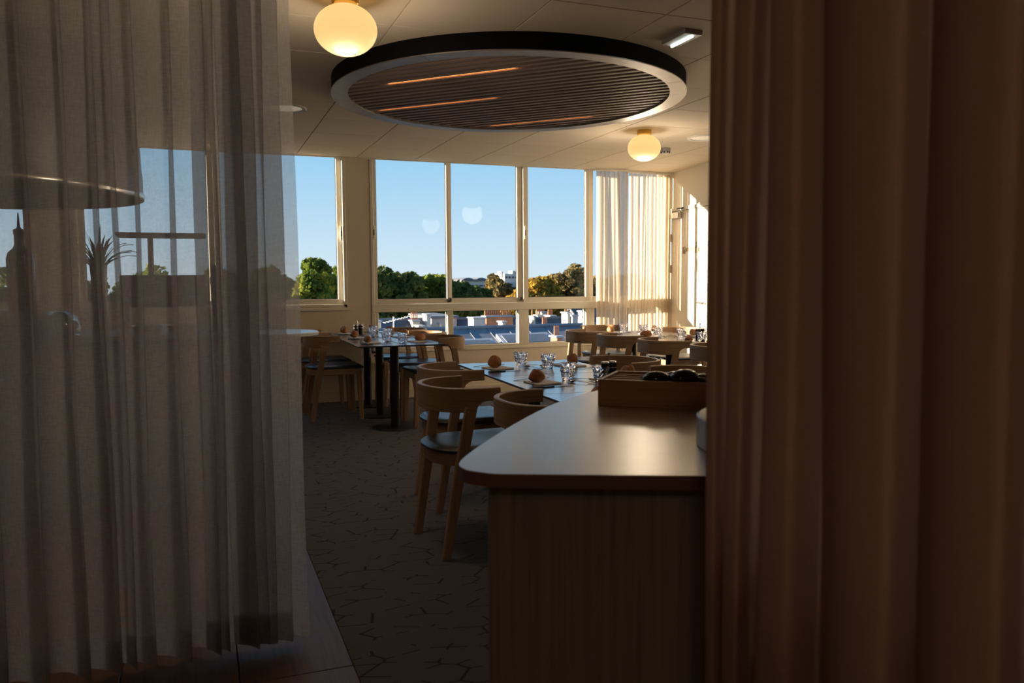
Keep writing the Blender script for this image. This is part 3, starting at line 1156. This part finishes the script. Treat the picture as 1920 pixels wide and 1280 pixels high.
# black utensils lying in the box: rounded heads on handles
UT = [(.155, .060, .062, .040, .028, 15, 'black ladle with round head, leftmost of the utensils in the box'),
      (.205, .085, .064, .036, .024, -30, 'black serving spoon, second of the utensils in the box'),
      (.235, .050, .070, .046, .030, 50, 'glossy black scoop, highest of the utensils in the box'),
      (.285, .075, .062, .038, .022, -10, 'flat black server, rightmost of the utensils in the box')]
for (uu, vv, zz, ra, rb, rot, lab) in UT:
    t = thing('serving_utensil', lab, 'utensil', box_pt(uu, vv, zz), ang + rad(rot), 'black utensils in the box')
    prof = []
    m = MB()
    rr = []
    for j in range(9):
        th = PI * (j + .01) / 8.02
        rr.append([(ra * sin(th) * cos(2 * PI * i / 20), ra * .72 * sin(th) * sin(2 * PI * i / 20), .012 - rb * .8 * cos(th)) for i in range(20)])
    m.rings(rr, True, True).build('head', 'black_gloss', t, True, None)
    MB().tube([(ra * .8, 0, .012), (ra + .04, .0, .016), (ra + .10, .004, .010)], .006, 10, .0075).build('handle', 'black_gloss', t, True, 40)
    MB().lathe([(.0085, -.001), (.0095, .001), (.0085, .003)], 14, (ra + .02, 0, .014)).build('ferrule', 'brass', t, True, 30)

# round drum stand at the drape's edge
t = thing('round_stand', 'round wooden riser with grey side, half hidden by right drape', 'riser', (1.196, 1.328, CT))
RD = .245
MB().lathe([(RD - .004, 0), (RD, .003), (RD, .063), (RD - .003, .066)], 72, cap0=True).build('side_band', 'drum_side', t, True, 30)
MB().lathe([(.001, .0655), (RD - .006, .0655), (RD - .003, .064)], 72).build('top_board', 'drum_top_wood', t, True, 30)

# ------------------------------------------------------------------ curtains
def fold_sheet(path, z0, z1, waves, top, seed, nz=14, per=20):
    """vertical cloth: flat panels joined by pleats that lap over; waves: (width, overlap, depth) from the path start"""
    r = random.Random(seed)
    nw = len(waves)
    drift = [r.uniform(-1, 1) for _ in range(nw + 1)]
    bow = [r.uniform(.4, 1.2) for _ in range(nw)]
    seq = []
    s0 = 0
    for k, (w, lap, amp) in enumerate(waves):
        for i in range(per):
            fr = i / per
            if fr < .6:
                q = fr / .6
                e = q * (w + lap)
                n = amp * (-.5 + q) + .35 * amp * bow[k] * sin(PI * q)
            else:
                q = (fr - .6) / .4
                qs = q * q * (3 - 2 * q)
                e = (w + lap) - lap * qs
                n = amp * (.5 - qs)
                n += .25 * amp * sin(PI * q * 1.0) * (1 if q < .5 else -1) * 0
            seq.append((s0 + e, n, k, fr))
        s0 += w
    seq.append((s0, -.5 * waves[-1][2], nw - 1, 1.0))
    # round the pleats
    for _ in range(2):
        seq = [seq[0]] + [((a[0] + 2 * b[0] + c[0]) / 4, (a[1] + 2 * b[1] + c[1]) / 4, b[2], b[3]) for a, b, c in zip(seq, seq[1:], seq[2:])] + [seq[-1]]
    rows = []
    for j in range(nz + 1):
        h = j / nz
        z = z0 + (z1 - z0) * h
        row = []
        for (s, n, k, fr) in seq:
            dr = drift[k] * (1 - fr) + drift[k + 1] * fr
            g = top + (1 - top) * (1 - h) ** 2.0
            m = n * g * (1 + .08 * sin(6 * h + 2.3 * k))
            m += .012 * dr * sin(3.1 * h + k)
            x, y, tx, ty = path['at'](s + .016 * dr * (.6 - h) + .004 * sin(9 * h + k * 1.7))
            row.append((x - ty * m, y + tx * m, z))
        rows.append(row)
    return rows


def wave_list(total, wave, lap, amp, seed):
    r = random.Random(seed)
    n = max(2, int(round(total / wave)))
    w = [r.uniform(.7, 1.35) for _ in range(n)]
    k = total / sum(w)
    return [(x_ * k, lap * r.uniform(.4, 1.4), amp * r.uniform(.7, 1.25)) for x_ in w]


def line_path(p0, p1):
    p0, p1 = Vector(p0), Vector(p1)
    d = p1 - p0
    L = d.length
    d.normalize()
    return {'length': L, 'at': lambda s: (p0.x + d.x * s, p0.y + d.y * s, d.x, d.y)}


def curtain(name, label, path, mat, z0, z1, waves, top, seed, hem=.10, track=True, nz=14, per=20):
    t = thing(name, label, 'curtain')
    rows = fold_sheet(path, z0, z1, waves, top, seed, nz, per)
    MB().rings(rows, closed=False).build('cloth', mat, t, True, None)
    if hem:
        # the turned-up hem: a second layer just in front of the lowest part of the cloth
        f_ = hem / ((z1 - z0) / nz)
        kk = min(int(f_), nz - 1)
        cx, cyy, tx, ty = path['at'](0)
        off = Vector((ty, -tx, 0)) * .0035
        lay = [[Vector(p) + off for p in rows[q]] for q in range(kk + 1)]
        lay.append([Vector(a) + (Vector(b) - Vector(a)) * (f_ - kk) + off for a, b in zip(rows[kk], rows[min(kk + 1, nz)])])
        MB().rings(lay, closed=False).build('hem', mat, t, True, None)
    if track:
        L = path['length']
        a, b = path['at'](-.03), path['at'](L + .03)
        MB().bar((a[0], a[1], z1 + .012), (b[0], b[1], z1 + .012), .022, .022, side=(0, 0, 1)).build('track', 'white_plastic', t)
    return t


lw = [(.040, .060, .06), (.055, .085, .08), (.030, .085, .05), (.040, .070, .07), (.085, .014, .11), (.030, .036, .05), (.100, .014, .12), (.105, .015, .12), (.060, .018, .09), (.050, .016, .08),
      (.085, .014, .11), (.105, .015, .12), (.115, .015, .12), (.125, .016, .13), (.11, .015, .12), (.13, .016, .13), (.12, .015, .12), (.13, .016, .13), (.12, .015, .12)]
lw = [(w_, l_ * 1.25, -a_) for w_, l_, a_ in lw]
curtain('sheer_curtain', 'large grey sheer curtain hanging in the left foreground', line_path((.315, 2.85), (-1.35, 2.74)), 'sheer_left', .03, ZC - .025, lw, .22, 21, hem=.105, nz=22)
dw = [(.035, .015, .03), (.06, .03, .06), (.10, .03, .09), (.14, .035, .10), (.13, .03, .10), (.15, .03, .10)] + wave_list(1.75, .14, .03, .07, 3)
dw = [(w_, l_, -a_) for w_, l_, a_ in dw]
curtain('heavy_drape', 'brown drape filling the right foreground, out of focus', line_path((.690, 1.000), (.779, -1.4)), 'drape_right', .03, ZC - .025, dw, .8, 9, hem=.10)
curtain('window_sheer', 'white sunlit sheer panel over the right window, left of the gap', line_path((4.40, 8.60), (4.775, 8.55)), 'sheer_window', .03, ZC - .03, wave_list(.375, .055, .026, .03, 5), .6, 5, hem=0, per=14)
curtain('window_sheer', 'warm cream sheer panel over the right window, next to the door', line_path((4.852, 8.64), (5.43, 8.655)), 'sheer_window', .03, ZC - .03, wave_list(.578, .048, .022, .030, 8), .6, 8, hem=0, per=14)

# ------------------------------------------------------------------ behind the left sheer: buffet under a hood, high table
t = thing('round_bistro_table', 'round white high table at the left curtain edge', 'table', (.50, 6.45, 0))
MB().lathe([(.001, .872), (.352, .872), (.36, .876), (.362, .894), (.356, .90), (.001, .90)], 64).build('table_top', 'white_tabletop', t, True, 30)
MB().lathe([(.03, .01), (.03, .872)], 20).build('column', 'black_metal', t, True, None)
MB().lathe([(.001, 0), (.21, 0), (.21, .008), (.03, .014)], 40).build('base_plate', 'black_metal', t, True, 30)

BT = .98
t = thing('buffet_counter', 'dark buffet counter behind the left sheer curtain', 'counter', (-.62, 5.42, 0))
MB().bbox(-.92, .78, -.36, .36, BT - .03, BT, .003).build('worktop', 'counter_panel', t)
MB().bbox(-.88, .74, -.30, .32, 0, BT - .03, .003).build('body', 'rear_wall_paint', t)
for k in range(4):
    xa = -.88 + k * .405
    MB().bbox(xa + .006, xa + .399, -.318, -.30, .08, BT - .05, .003).build('door', 'counter_panel', t)
t = thing('extractor_hood', 'large domed hood hanging from ceiling over the buffet', 'hood', (-1.20, 5.35, 0))
hp = [(.66, ZC - .001)]
for i in range(9):
    a = PI / 2 * i / 8
    hp.append((.66 + .24 * sin(a), 2.56 - .62 * (1 - cos(a))))
hp += [(.905, 1.90), (.905, 1.775), (.885, 1.775), (.885, 1.90)]
MB().lathe(hp, 56).build('shell', 'hood_metal', t, True, 35)
MB().lathe([(.908, 1.775), (.912, 1.785), (.912, 1.80), (.908, 1.81)], 56).build('lip', 'steel', t, True, 30)

t = thing('tiered_stand', 'flat raised shelf on a stem behind the left sheer curtain', 'stand', (-.20, 5.3, BT))
MB().bbox(-.23, .235, -.13, .13, .155, .345, .006).build('case', 'bottle_dark', t)
for s in ((-.21, -.11), (-.21, .11), (.215, -.11), (.215, .11)):
    MB().bar((s[0], s[1], 0), (s[0], s[1], .156), .018, .018).build('foot', 'dark_steel', t)
MB().bar((-.065, 0, .34), (-.065, 0, .575), .030, .030).build('stem', 'dark_steel', t)
MB().bbox(-.245, .245, -.14, .14, .572, .592, .005).build('shelf', 'bottle_dark', t)
for (bx_, bz, h, nm, lab) in ((-.40, 0, .06, 0, 'left steel serving dish'), (.06, 0, .06, 0, 'right steel serving dish')):
    t = thing('serving_dish', lab + ' under the raised shelf behind sheer curtain', 'dish', (-.13 + bx_ * .42, 5.30, BT), group='buffet dishes')
    MB().lathe([(.001, .0), (.07, .0), (.085, .035), (.088, .045), (.085, .045), (.068, .005), (.001, .005)], 36).build('bowl', 'steel', t, True, 40)
t = thing('pump_bottle', 'tall dark bottle with pointed stopper behind left sheer curtain', 'bottle', (-.945, 5.3, BT))
MB().bbox(-.13, .13, -.12, .12, 0, .14, .006).build('wooden_riser', 'counter_panel', t)
MB().lathe([(.001, .14), (.066, .14), (.070, .15), (.070, .44), (.060, .475), (.034, .50), (.026, .52), (.025, .575), (.029, .58), (.029, .605), (.012, .612), (.008, .625), (.003, .70), (.001, .70)], 28).build('glass_body', 'bottle_dark', t, True, 40)
t = thing('leafy_vase', 'spiky palm leaves in a tall vase behind left sheer curtain', 'plant', (-.565, 5.46, BT))
MB().lathe([(.001, 0), (.045, 0), (.048, .01), (.042, .30), (.050, .42), (.046, .42), (.038, .30), (.044, .012), (.001, .012)], 28).build('vase', 'drum_side', t, True, 40)
for i in range(44):
    a = i * 2.399
    h = random.uniform(.12, .33)
    sp = random.uniform(.04, .25)
    c, s = cos(a), sin(a)
    w = .015
    pts = []
    for k in range(6):
        q = k / 5
        pts.append((c * (.01 + sp * q ** 1.4), s * (.01 + sp * q ** 1.4), .36 + h * (q - .35 * q ** 3 * (sp / .1) * .6), w * (1 - q) ** .7 + .0006))
    rr = [[(x - s * ww, y + c * ww, z), (x, y, z + .002), (x + s * ww, y - c * ww, z), (x, y, z - .002)] for x, y, z, ww in pts]
    MB().rings(rr, True, True).build('leaf', 'palm_leaf', t)
t = thing('pepper_mill', 'slim dark mill standing at right end of buffet behind curtain', 'mill', (.085, 5.28, BT))
MB().lathe([(.001, 0), (.026, 0), (.026, .02), (.018, .06), (.016, .22), (.024, .30), (.024, .33), (.012, .345), (.018, .37), (.016, .40), (.001, .412)], 24).build('turned_body', 'bottle_dark', t, True, 40)
t = thing('glass_cloche', 'glass dome on a tray behind left sheer curtain', 'cloche', (-.735, 5.12, BT))
MB().lathe([(.001, 0), (.115, 0), (.118, .012), (.001, .012)], 40).build('tray', 'steel', t, True, 30)
MB().lathe([(.105, .013), (.105, .06), (.085, .11), (.04, .14), (.001, .147), (.001, .143), (.038, .136), (.081, .107), (.101, .06), (.101, .013)], 40).build('dome', 'vase_glass', t, True, 40)
MB().lathe([(.001, .146), (.010, .150), (.014, .162), (.008, .172), (.001, .174)], 16).build('knob', 'steel', t, True, 40)

# ------------------------------------------------------------------ outside
GZ = -13.5
g = MB().box(-400, 900, 14, 1600, GZ - .5, GZ)
tag(g.build('ground_outside', 'ground_earth'), 'dull green ground far below the windows', 'ground', kind='structure')


def view(px, py, Y):
    """world point seen at photograph pixel (px, py) on the plane y = Y; used to survey the town's layout"""
    d = _f * FPX + _r * (px - 960) - _u * (py - 640)
    k = Y / d.y
    return Vector((d.x * k, Y, EYE + d.z * k))


def tree(px, top, hw, Y, mat, label, n=5200, leaf=.42, dens=1.0, tall=1.6, seed=0):
    r = np.random.default_rng(seed + 17)
    c = view(px, top, Y)
    a = view(px + hw, top, Y).x - c.x
    R = a
    H = R * tall
    root = thing('tree', label, 'tree', (c.x, Y, GZ), group='trees beyond the roofs')
    ztop = c.z - GZ
    zc = ztop - H
    # clumps over the crown
    nb = 90
    th = np.arccos(r.uniform(-1, 1, nb))
    ph = r.uniform(0, 2 * PI, nb)
    rad_ = r.uniform(.35, 1.0, nb) ** .6
    cen = np.stack([R * .82 * rad_ * np.sin(th) * np.cos(ph), R * .82 * rad_ * np.sin(th) * np.sin(ph), zc + H * .86 * rad_ * np.cos(th)], -1)
    br = r.uniform(.20, .36, nb) * R * dens
    idx = r.integers(0, nb, n)
    d = r.normal(size=(n, 3))
    d /= np.linalg.norm(d, axis=1)[:, None]
    rr = br[idx] * r.uniform(.55, 1.0, n) ** .5
    P = cen[idx] + d * rr[:, None] * np.array([1, 1, .8])
    s = leaf * r.uniform(.6, 1.3, n)
    u_ = np.cross(d + r.normal(scale=.6, size=(n, 3)), r.normal(size=(n, 3)))
    u_ /= np.linalg.norm(u_, axis=1)[:, None]
    w_ = np.cross(d + r.normal(scale=.5, size=(n, 3)), u_)
    w_ /= np.linalg.norm(w_, axis=1)[:, None] + 1e-9
    u_ *= s[:, None] * .6
    w_ *= s[:, None] * .45
    V = np.stack([P - u_, P + w_ * .8, P + u_, P - w_ * .8], 1).reshape(-1, 3)
    me = bpy.data.meshes.new('foliage')
    me.vertices.add(len(V))
    me.vertices.foreach_set('co', V.astype(np.float32).ravel())
    me.loops.add(4 * n)
    me.loops.foreach_set('vertex_index', np.arange(4 * n, dtype=np.int32))
    me.polygons.add(n)
    me.polygons.foreach_set('loop_start', np.arange(0, 4 * n, 4, dtype=np.int32))
    me.update(calc_edges=True)
    me.materials.append(MATS[mat])
    o = bpy.data.objects.new('foliage', me)
    COL.objects.link(o)
    o.parent = root
    tk = MB().tube([(0, 0, 0), (.15, .1, zc * .6), (0, 0, zc)], R * .09, 8, R * .06)
    for k in range(0, nb, 3):
        q = cen[k]
        tk.tube([(0, 0, zc - H * .35), (q[0] * .45, q[1] * .45, zc - H * .1 + (q[2] - zc) * .4), tuple(q)], R * .035, 5, R * .012)
    tk.build('trunk', 'bark', root, True, 50)
    return root


TR = [
    (20, 500, 75, 62, 'leaf_dark', 'dark tree far left behind the sheer curtain', 1.6, 1.0),
    (150, 500, 75, 66, 'leaf_dark', 'dark tree behind the spiky leaves and sheer curtain', 1.6, 1.0),
    (280, 496, 77, 60, 'leaf_green', 'green tree behind the raised shelf and sheer curtain', 1.5, 1.0),
    (400, 490, 75, 64, 'leaf_green', 'green tree behind the pepper mill and sheer curtain', 1.5, 1.0),
    (505, 484, 68, 62, 'leaf_green', 'green tree behind the right edge of the sheer curtain', 1.5, 1.0),
    (592, 476, 55, 58, 'leaf_green', 'green tree filling the tall window left of the pillar', 1.7, 1.0),
    (655, 486, 52, 64, 'leaf_green', 'green tree mostly hidden behind the wall pillar', 1.6, 1.0),
    (746, 479, 57, 58, 'leaf_dark', 'tall dark green tree at left of the main window', 1.6, 1.0),
    (690, 500, 50, 66, 'leaf_dark', 'dark tree right behind the pillar edge of main window', 1.5, 1.0),
    (815, 508, 50, 60, 'leaf_green', 'green tree left of the first mullion of the main window', 1.4, 1.0),
    (858, 524, 42, 58, 'leaf_dark', 'dark tree right of the first mullion of the main window', 1.4, 1.0),
    (892, 538, 37, 64, 'leaf_dark', 'low dark treetop below the far grey building', 1.2, 1.0),
    (936, 511, 42, 70, 'leaf_brown', 'thin brownish tree before the white far building', 1.35, .8),
    (975, 540, 37, 66, 'leaf_autumn', 'low rusty treetop below the white far building', 1.2, 1.0),
    (1016, 512, 45, 66, 'leaf_autumn', 'round golden autumn tree right of the second mullion', 1.4, 1.0),
    (1064, 488, 55, 70, 'leaf_brown', 'tall airy brown tree, highest in the right pane', 1.25, .72),
    (1110, 508, 45, 72, 'leaf_brown', 'brown tree beside the bright window sheer', 1.4, .9),
    (1165, 500, 56, 72, 'leaf_brown', 'brown tree behind the bright window sheer', 1.4, .9),
    (1225, 505, 56, 72, 'leaf_green', 'green tree behind the warm window sheer', 1.4, 1.0),
    (780, 560, 50, 78, 'leaf_dark', 'low dark treetop above the blue slate roof', 1.1, 1.0),
    (880, 563, 50, 78, 'leaf_autumn', 'low yellowing treetop above the brick chimney row', 1.1, 1.0),
    (950, 566, 45, 80, 'leaf_green', 'low yellow-green treetop right of the brick chimney row', 1.1, 1.0),
    (1030, 564, 50, 80, 'leaf_dark', 'low dark treetop above the cream chimneys', 1.1, 1.0),
]
for i, (px, tp, hw, Y, mt, lab, tall, dens) in enumerate(TR):
    tree(px, tp, hw, Y, mt, lab, tall=tall, dens=dens, seed=i, n=11000 if dens > .85 else 6000)


def pots(parent, x0, x1, y, z, n, h=.42, mat='terracotta', r=.11):
    me = MB().lathe([(r * 1.15, 0), (r * 1.15, h * .12), (r, h * .18), (r * .82, h * .9), (r * .95, h * .93), (r * .95, h), (r * .7, h), (r * .7, h * .6)], 12).mesh('chimney_pot', mat, True, 40)
    for i in range(n):
        q = (i + .5) / n
        inst('chimney_pot', me, parent, (x0 + (x1 - x0) * q, y, z))


def stack(parent, px0, px1, ptop, pbot, Y, depth, mat, npots, ph=.42):
    """chimney stack as a part of a house (house empties sit at the world origin)"""
    a, b = view(px0, ptop, Y), view(px1, pbot, Y)
    s = MB().bbox(a.x, b.x, Y, Y + depth, b.z - 1.2, a.z - .08, .02).build('chimney', mat, parent)
    MB().bbox(a.x - .06, b.x + .06, Y - .06, Y + depth + .06, a.z - .08, a.z, .02).build('capping', 'grey_wall' if mat != 'chalk_wall' else mat, s)
    if npots:
        pots(s, a.x, b.x, Y + depth / 2, a.z, npots, ph, r=min(.14, (b.x - a.x) / npots * .36))


def gable(parent, x0, x1, y0, y1, zr, ze, wallmat, roofmat, ridge_x=True):
    ym = (y0 + y1) / 2
    xm = (x0 + x1) / 2
    w = MB().box(x0 + .15, x1 - .15, y0 + .2, y1 - .2, GZ, ze)
    if ridge_x:
        w.add([(x0 + .15, y0 + .2, ze), (x0 + .15, y1 - .2, ze), (x0 + .15, ym, zr - .1)], [(0, 1, 2)])
        w.add([(x1 - .15, y0 + .2, ze), (x1 - .15, y1 - .2, ze), (x1 - .15, ym, zr - .1)], [(0, 2, 1)])
    else:
        w.add([(x0 + .15, y0 + .2, ze), (x1 - .15, y0 + .2, ze), (xm, y0 + .2, zr - .1)], [(0, 1, 2)])
        w.add([(x0 + .15, y1 - .2, ze), (x1 - .15, y1 - .2, ze), (xm, y1 - .2, zr - .1)], [(0, 2, 1)])
    w.build('walls', wallmat, parent)
    r = MB()
    t_ = .14
    if ridge_x:
        for (ya, za, yb, zb_) in ((y0, ze - .12, ym, zr), (ym, zr, y1, ze - .12)):
            r.rings([[(x, ya, za), (x, yb, zb_), (x, yb, zb_ - t_), (x, ya, za - t_)] for x in (x0, x1)], True, True)
    else:
        for (xa, za, xb, zb_) in ((x0, ze - .12, xm, zr), (xm, zr, x1, ze - .12)):
            r.rings([[(xa, y, za), (xb, y, zb_), (xb, y, zb_ - t_), (xa, y, za - t_)] for y in (y0, y1)], True, True)
    ro = r.build('roof', roofmat, parent)
    m = MB()
    if ridge_x:
        m.tube([(x0, ym, zr + .02), (x1, ym, zr + .02)], .09, 8)
    else:
        m.tube([(xm, y0, zr + .02), (xm, y1, zr + .02)], .09, 8)
    m.build('ridge_cap', 'zinc', ro, True, 40)
    return ro


# near long zinc roof below the windows
h = thing('terraced_house', 'long low blue-grey zinc roof closest below the windows', 'house')
a, b = view(690, 621, 31), view(1130, 616, 31)
X0, X1, ZR, ZE = a.x - 10, b.x + 6, a.z, -2.5
ro = gable(h, X0, X1, 25, 37, ZR, ZE, 'grey_wall', 'zinc')
sl = math.atan2(ZR - ZE + .12, 6)
sm = MB().bar((0, 0, 0), (0, 6, 6 * math.tan(sl)), .02, .03, side=(1, 0, 0)).mesh('seam', 'zinc')
xx = X0 + .4
while xx < X1:
    inst('seam', sm, ro, (xx, 25, ZE - .11))
    xx += .85
for (px, py, w_, d_) in ((905, 634, 1.5, 1.1), (1005, 634, 2.2, 1.5), (1072, 640, 1.3, 1.0)):
    Yk = 28.5
    p = view(px, py, Yk)
    zz = ZE - .12 + (Yk - 25) * math.tan(sl)
    sk = MB()
    zf = lambda y_: ZE - .12 + (y_ - 25) * math.tan(sl)
    sk.rings([[(p.x - w_ / 2, y_, zf(y_) + o_), (p.x + w_ / 2, y_, zf(y_) + o_)][::1] + [(p.x + w_ / 2, y_, zf(y_) + o_ - .2), (p.x - w_ / 2, y_, zf(y_) + o_ - .2)] for y_, o_ in ((Yk - d_, .16), (Yk + d_, .16))], True, True)
    skl = sk.build('skylight', 'grey_wall', h)
    gk = MB()
    gk.rings([[(p.x - w_ / 2 + .15, y_, zf(y_) + .19), (p.x + w_ / 2 - .15, y_, zf(y_) + .19), (p.x + w_ / 2 - .15, y_, zf(y_) + .14), (p.x - w_ / 2 + .15, y_, zf(y_) + .14)] for y_ in (Yk - d_ + .2, Yk + d_ - .2)], True, True)
    gk.build('skylight_pane', 'zinc', skl)
stack(h, 1022, 1032.5, 613, 622, 31.5, .7, 'cream_wall', 3, .40)
stack(h, 1044, 1055, 629.5, 633, 28.0, .6, 'terracotta', 3, .36)

# rows behind
h = thing('terraced_house', 'dark slate roof with cream chimneys right of the second mullion', 'house')
a, b = view(975, 598, 46), view(1066, 597, 46)
gable(h, a.x, b.x, 41, 51, a.z, a.z - 2.6, 'grey_wall', 'slate')
stack(h, 1032, 1042, 591, 601, 46, .9, 'cream_wall', 3, .40)
stack(h, 1008, 1017.5, 590, 596, 47.5, .7, 'chalk_wall', 2, .38)
stack(h, 1000.5, 1004, 592, 600, 45, .7, 'cream_wall', 1, .38)
stack(h, 1016, 1026.5, 584.5, 594, 49, .9, 'cream_wall', 3, .42)
h = thing('terraced_house', 'white and grey house block at right edge of the low panes', 'house')
a, b = view(1067, 587, 46), view(1140, 587, 46)
gable(h, a.x, b.x, 41, 51, a.z + .4, a.z - 2.2, 'grey_wall', 'slate')
stack(h, 1073, 1084, 590.5, 613, 40.2, 1.0, 'chalk_wall', 0)
stack(h, 1064, 1069, 585, 613, 40.4, .8, 'chalk_wall', 2, .4)
stack(h, 1091, 1094, 582, 590, 41, .5, 'chalk_wall', 0)
h = thing('terraced_house', 'slate roof house with long brick chimney row in the middle pane', 'house')
a, b = view(858, 599, 45), view(974, 599, 45)
gable(h, a.x, b.x, 41, 50, a.z, a.z - 2.4, 'grey_wall', 'slate')
stack(h, 911.5, 962, 592, 611, 43.2, .7, 'terracotta', 13, .48)
stack(h, 942, 949, 602, 618, 40, .7, 'chalk_wall', 0)
stack(h, 888, 911, 595, 616, 42, 1.0, 'grey_wall', 0)
h = thing('terraced_house', 'white block house behind the first mullion of the low panes', 'house')
a, b = view(809, 597, 45), view(856.5, 597, 45)
w_ = MB().box(a.x, b.x, 45, 50, GZ, a.z).build('walls', 'chalk_wall', h)
MB().bbox(a.x - .1, b.x + .1, 44.85, 50.15, a.z, a.z + .14, .02).build('roof', 'zinc', h)
stack(h, 800, 808, 588.5, 611, 44, .8, 'chalk_wall', 0)
stack(h, 824.5, 828, 605, 615, 44.3, .4, 'cream_wall', 0)
h = thing('terraced_house', 'blue slate roof house with two pot chimneys in the left low pane', 'house')
a, b = view(690, 601, 45), view(792, 601, 45)
gable(h, a.x - 4, b.x, 40, 50, a.z, a.z - 2.8, 'cream_wall', 'slate')
stack(h, 703.5, 715, 601, 618, 39.5, 1.0, 'cream_wall', 3, .42)
stack(h, 773.5, 787, 600, 608, 44, .8, 'cream_wall', 4, .42)
stack(h, 786, 796, 610, 620, 40.5, .9, 'chalk_wall', 0)

an = thing('roof_antenna', 'thin television antenna on the slate roof in the left pane', 'antenna', tuple(view(738.5, 616, 38)))
ah = view(738.5, 593.5, 38).z - view(738.5, 616, 38).z
MB().tube([(0, 0, -1.6), (0, 0, ah)], .035, 6).build('mast', 'white_plastic', an)
MB().tube([(-.45, 0, ah * .52), (.75, 0, ah * 1.0)], .022, 6).build('boom', 'white_plastic', an)
e = MB()
for k in range(9):
    q = k / 8
    cx, cz = -.45 + 1.2 * q, ah * (.52 + .48 * q)
    e.tube([(cx, -.3, cz), (cx, .3, cz)], .013, 5)
e.build('elements', 'white_plastic', an)

# far buildings on the skyline
h = thing('far_building', 'long grey building with low dark domed roofs on skyline', 'building')
a, b = view(864, 526, 300), view(914, 538, 300)
MB().box(a.x, b.x, 300, 330, GZ, a.z).build('walls', 'far_wall', h)
for k in range(2):
    xa = a.x + (b.x - a.x) * k / 2
    xb = a.x + (b.x - a.x) * (k + 1) / 2
    rr = []
    for i in range(9):
        q = i / 8
        rr.append([(xa + (xb - xa) * q, y_, a.z + sin(PI * q) * 1.0 + .15) for y_ in (299, 331)] + [(xa + (xb - xa) * q, y_, a.z - .1) for y_ in (331, 299)])
    MB().rings(rr, True, True).build('domed_roof', 'far_roof', h)
for k in range(6):
    q = (k + .5) / 6
    MB().box(a.x + (b.x - a.x) * q - .7, a.x + (b.x - a.x) * q + .7, 299.8, 300.2, b.z + .2, b.z + .9).build('window', 'window_dark', h)
h = thing('far_building', 'white stepped building with rooftop boxes on skyline', 'building')
a, b = view(918, 531, 320), view(985, 545, 320)
MB().box(a.x, b.x, 320, 350, GZ, a.z).build('lower_block', 'chalk_wall', h)
c, d = view(946, 513, 326), view(971, 531, 326)
MB().box(c.x, d.x, 326, 345, d.z - 2, c.z).build('tower_block', 'chalk_wall', h)
for (p0, p1, tp) in ((961, 966, 507.5), (967.5, 970, 509), (940, 943, 509)):
    c0, c1 = view(p0, tp, 328), view(p1, 516, 328)
    MB().box(c0.x, c1.x, 328, 333, c1.z - 1, c0.z).build('roof_box', 'chalk_wall', h)
for k in range(4):
    q = (k + .5) / 4
    MB().box(c.x + (d.x - c.x) * q - .45, c.x + (d.x - c.x) * q + .45, 325.8, 326.2, c.z - 2.0, c.z - 1.2).build('window', 'window_dark', h)
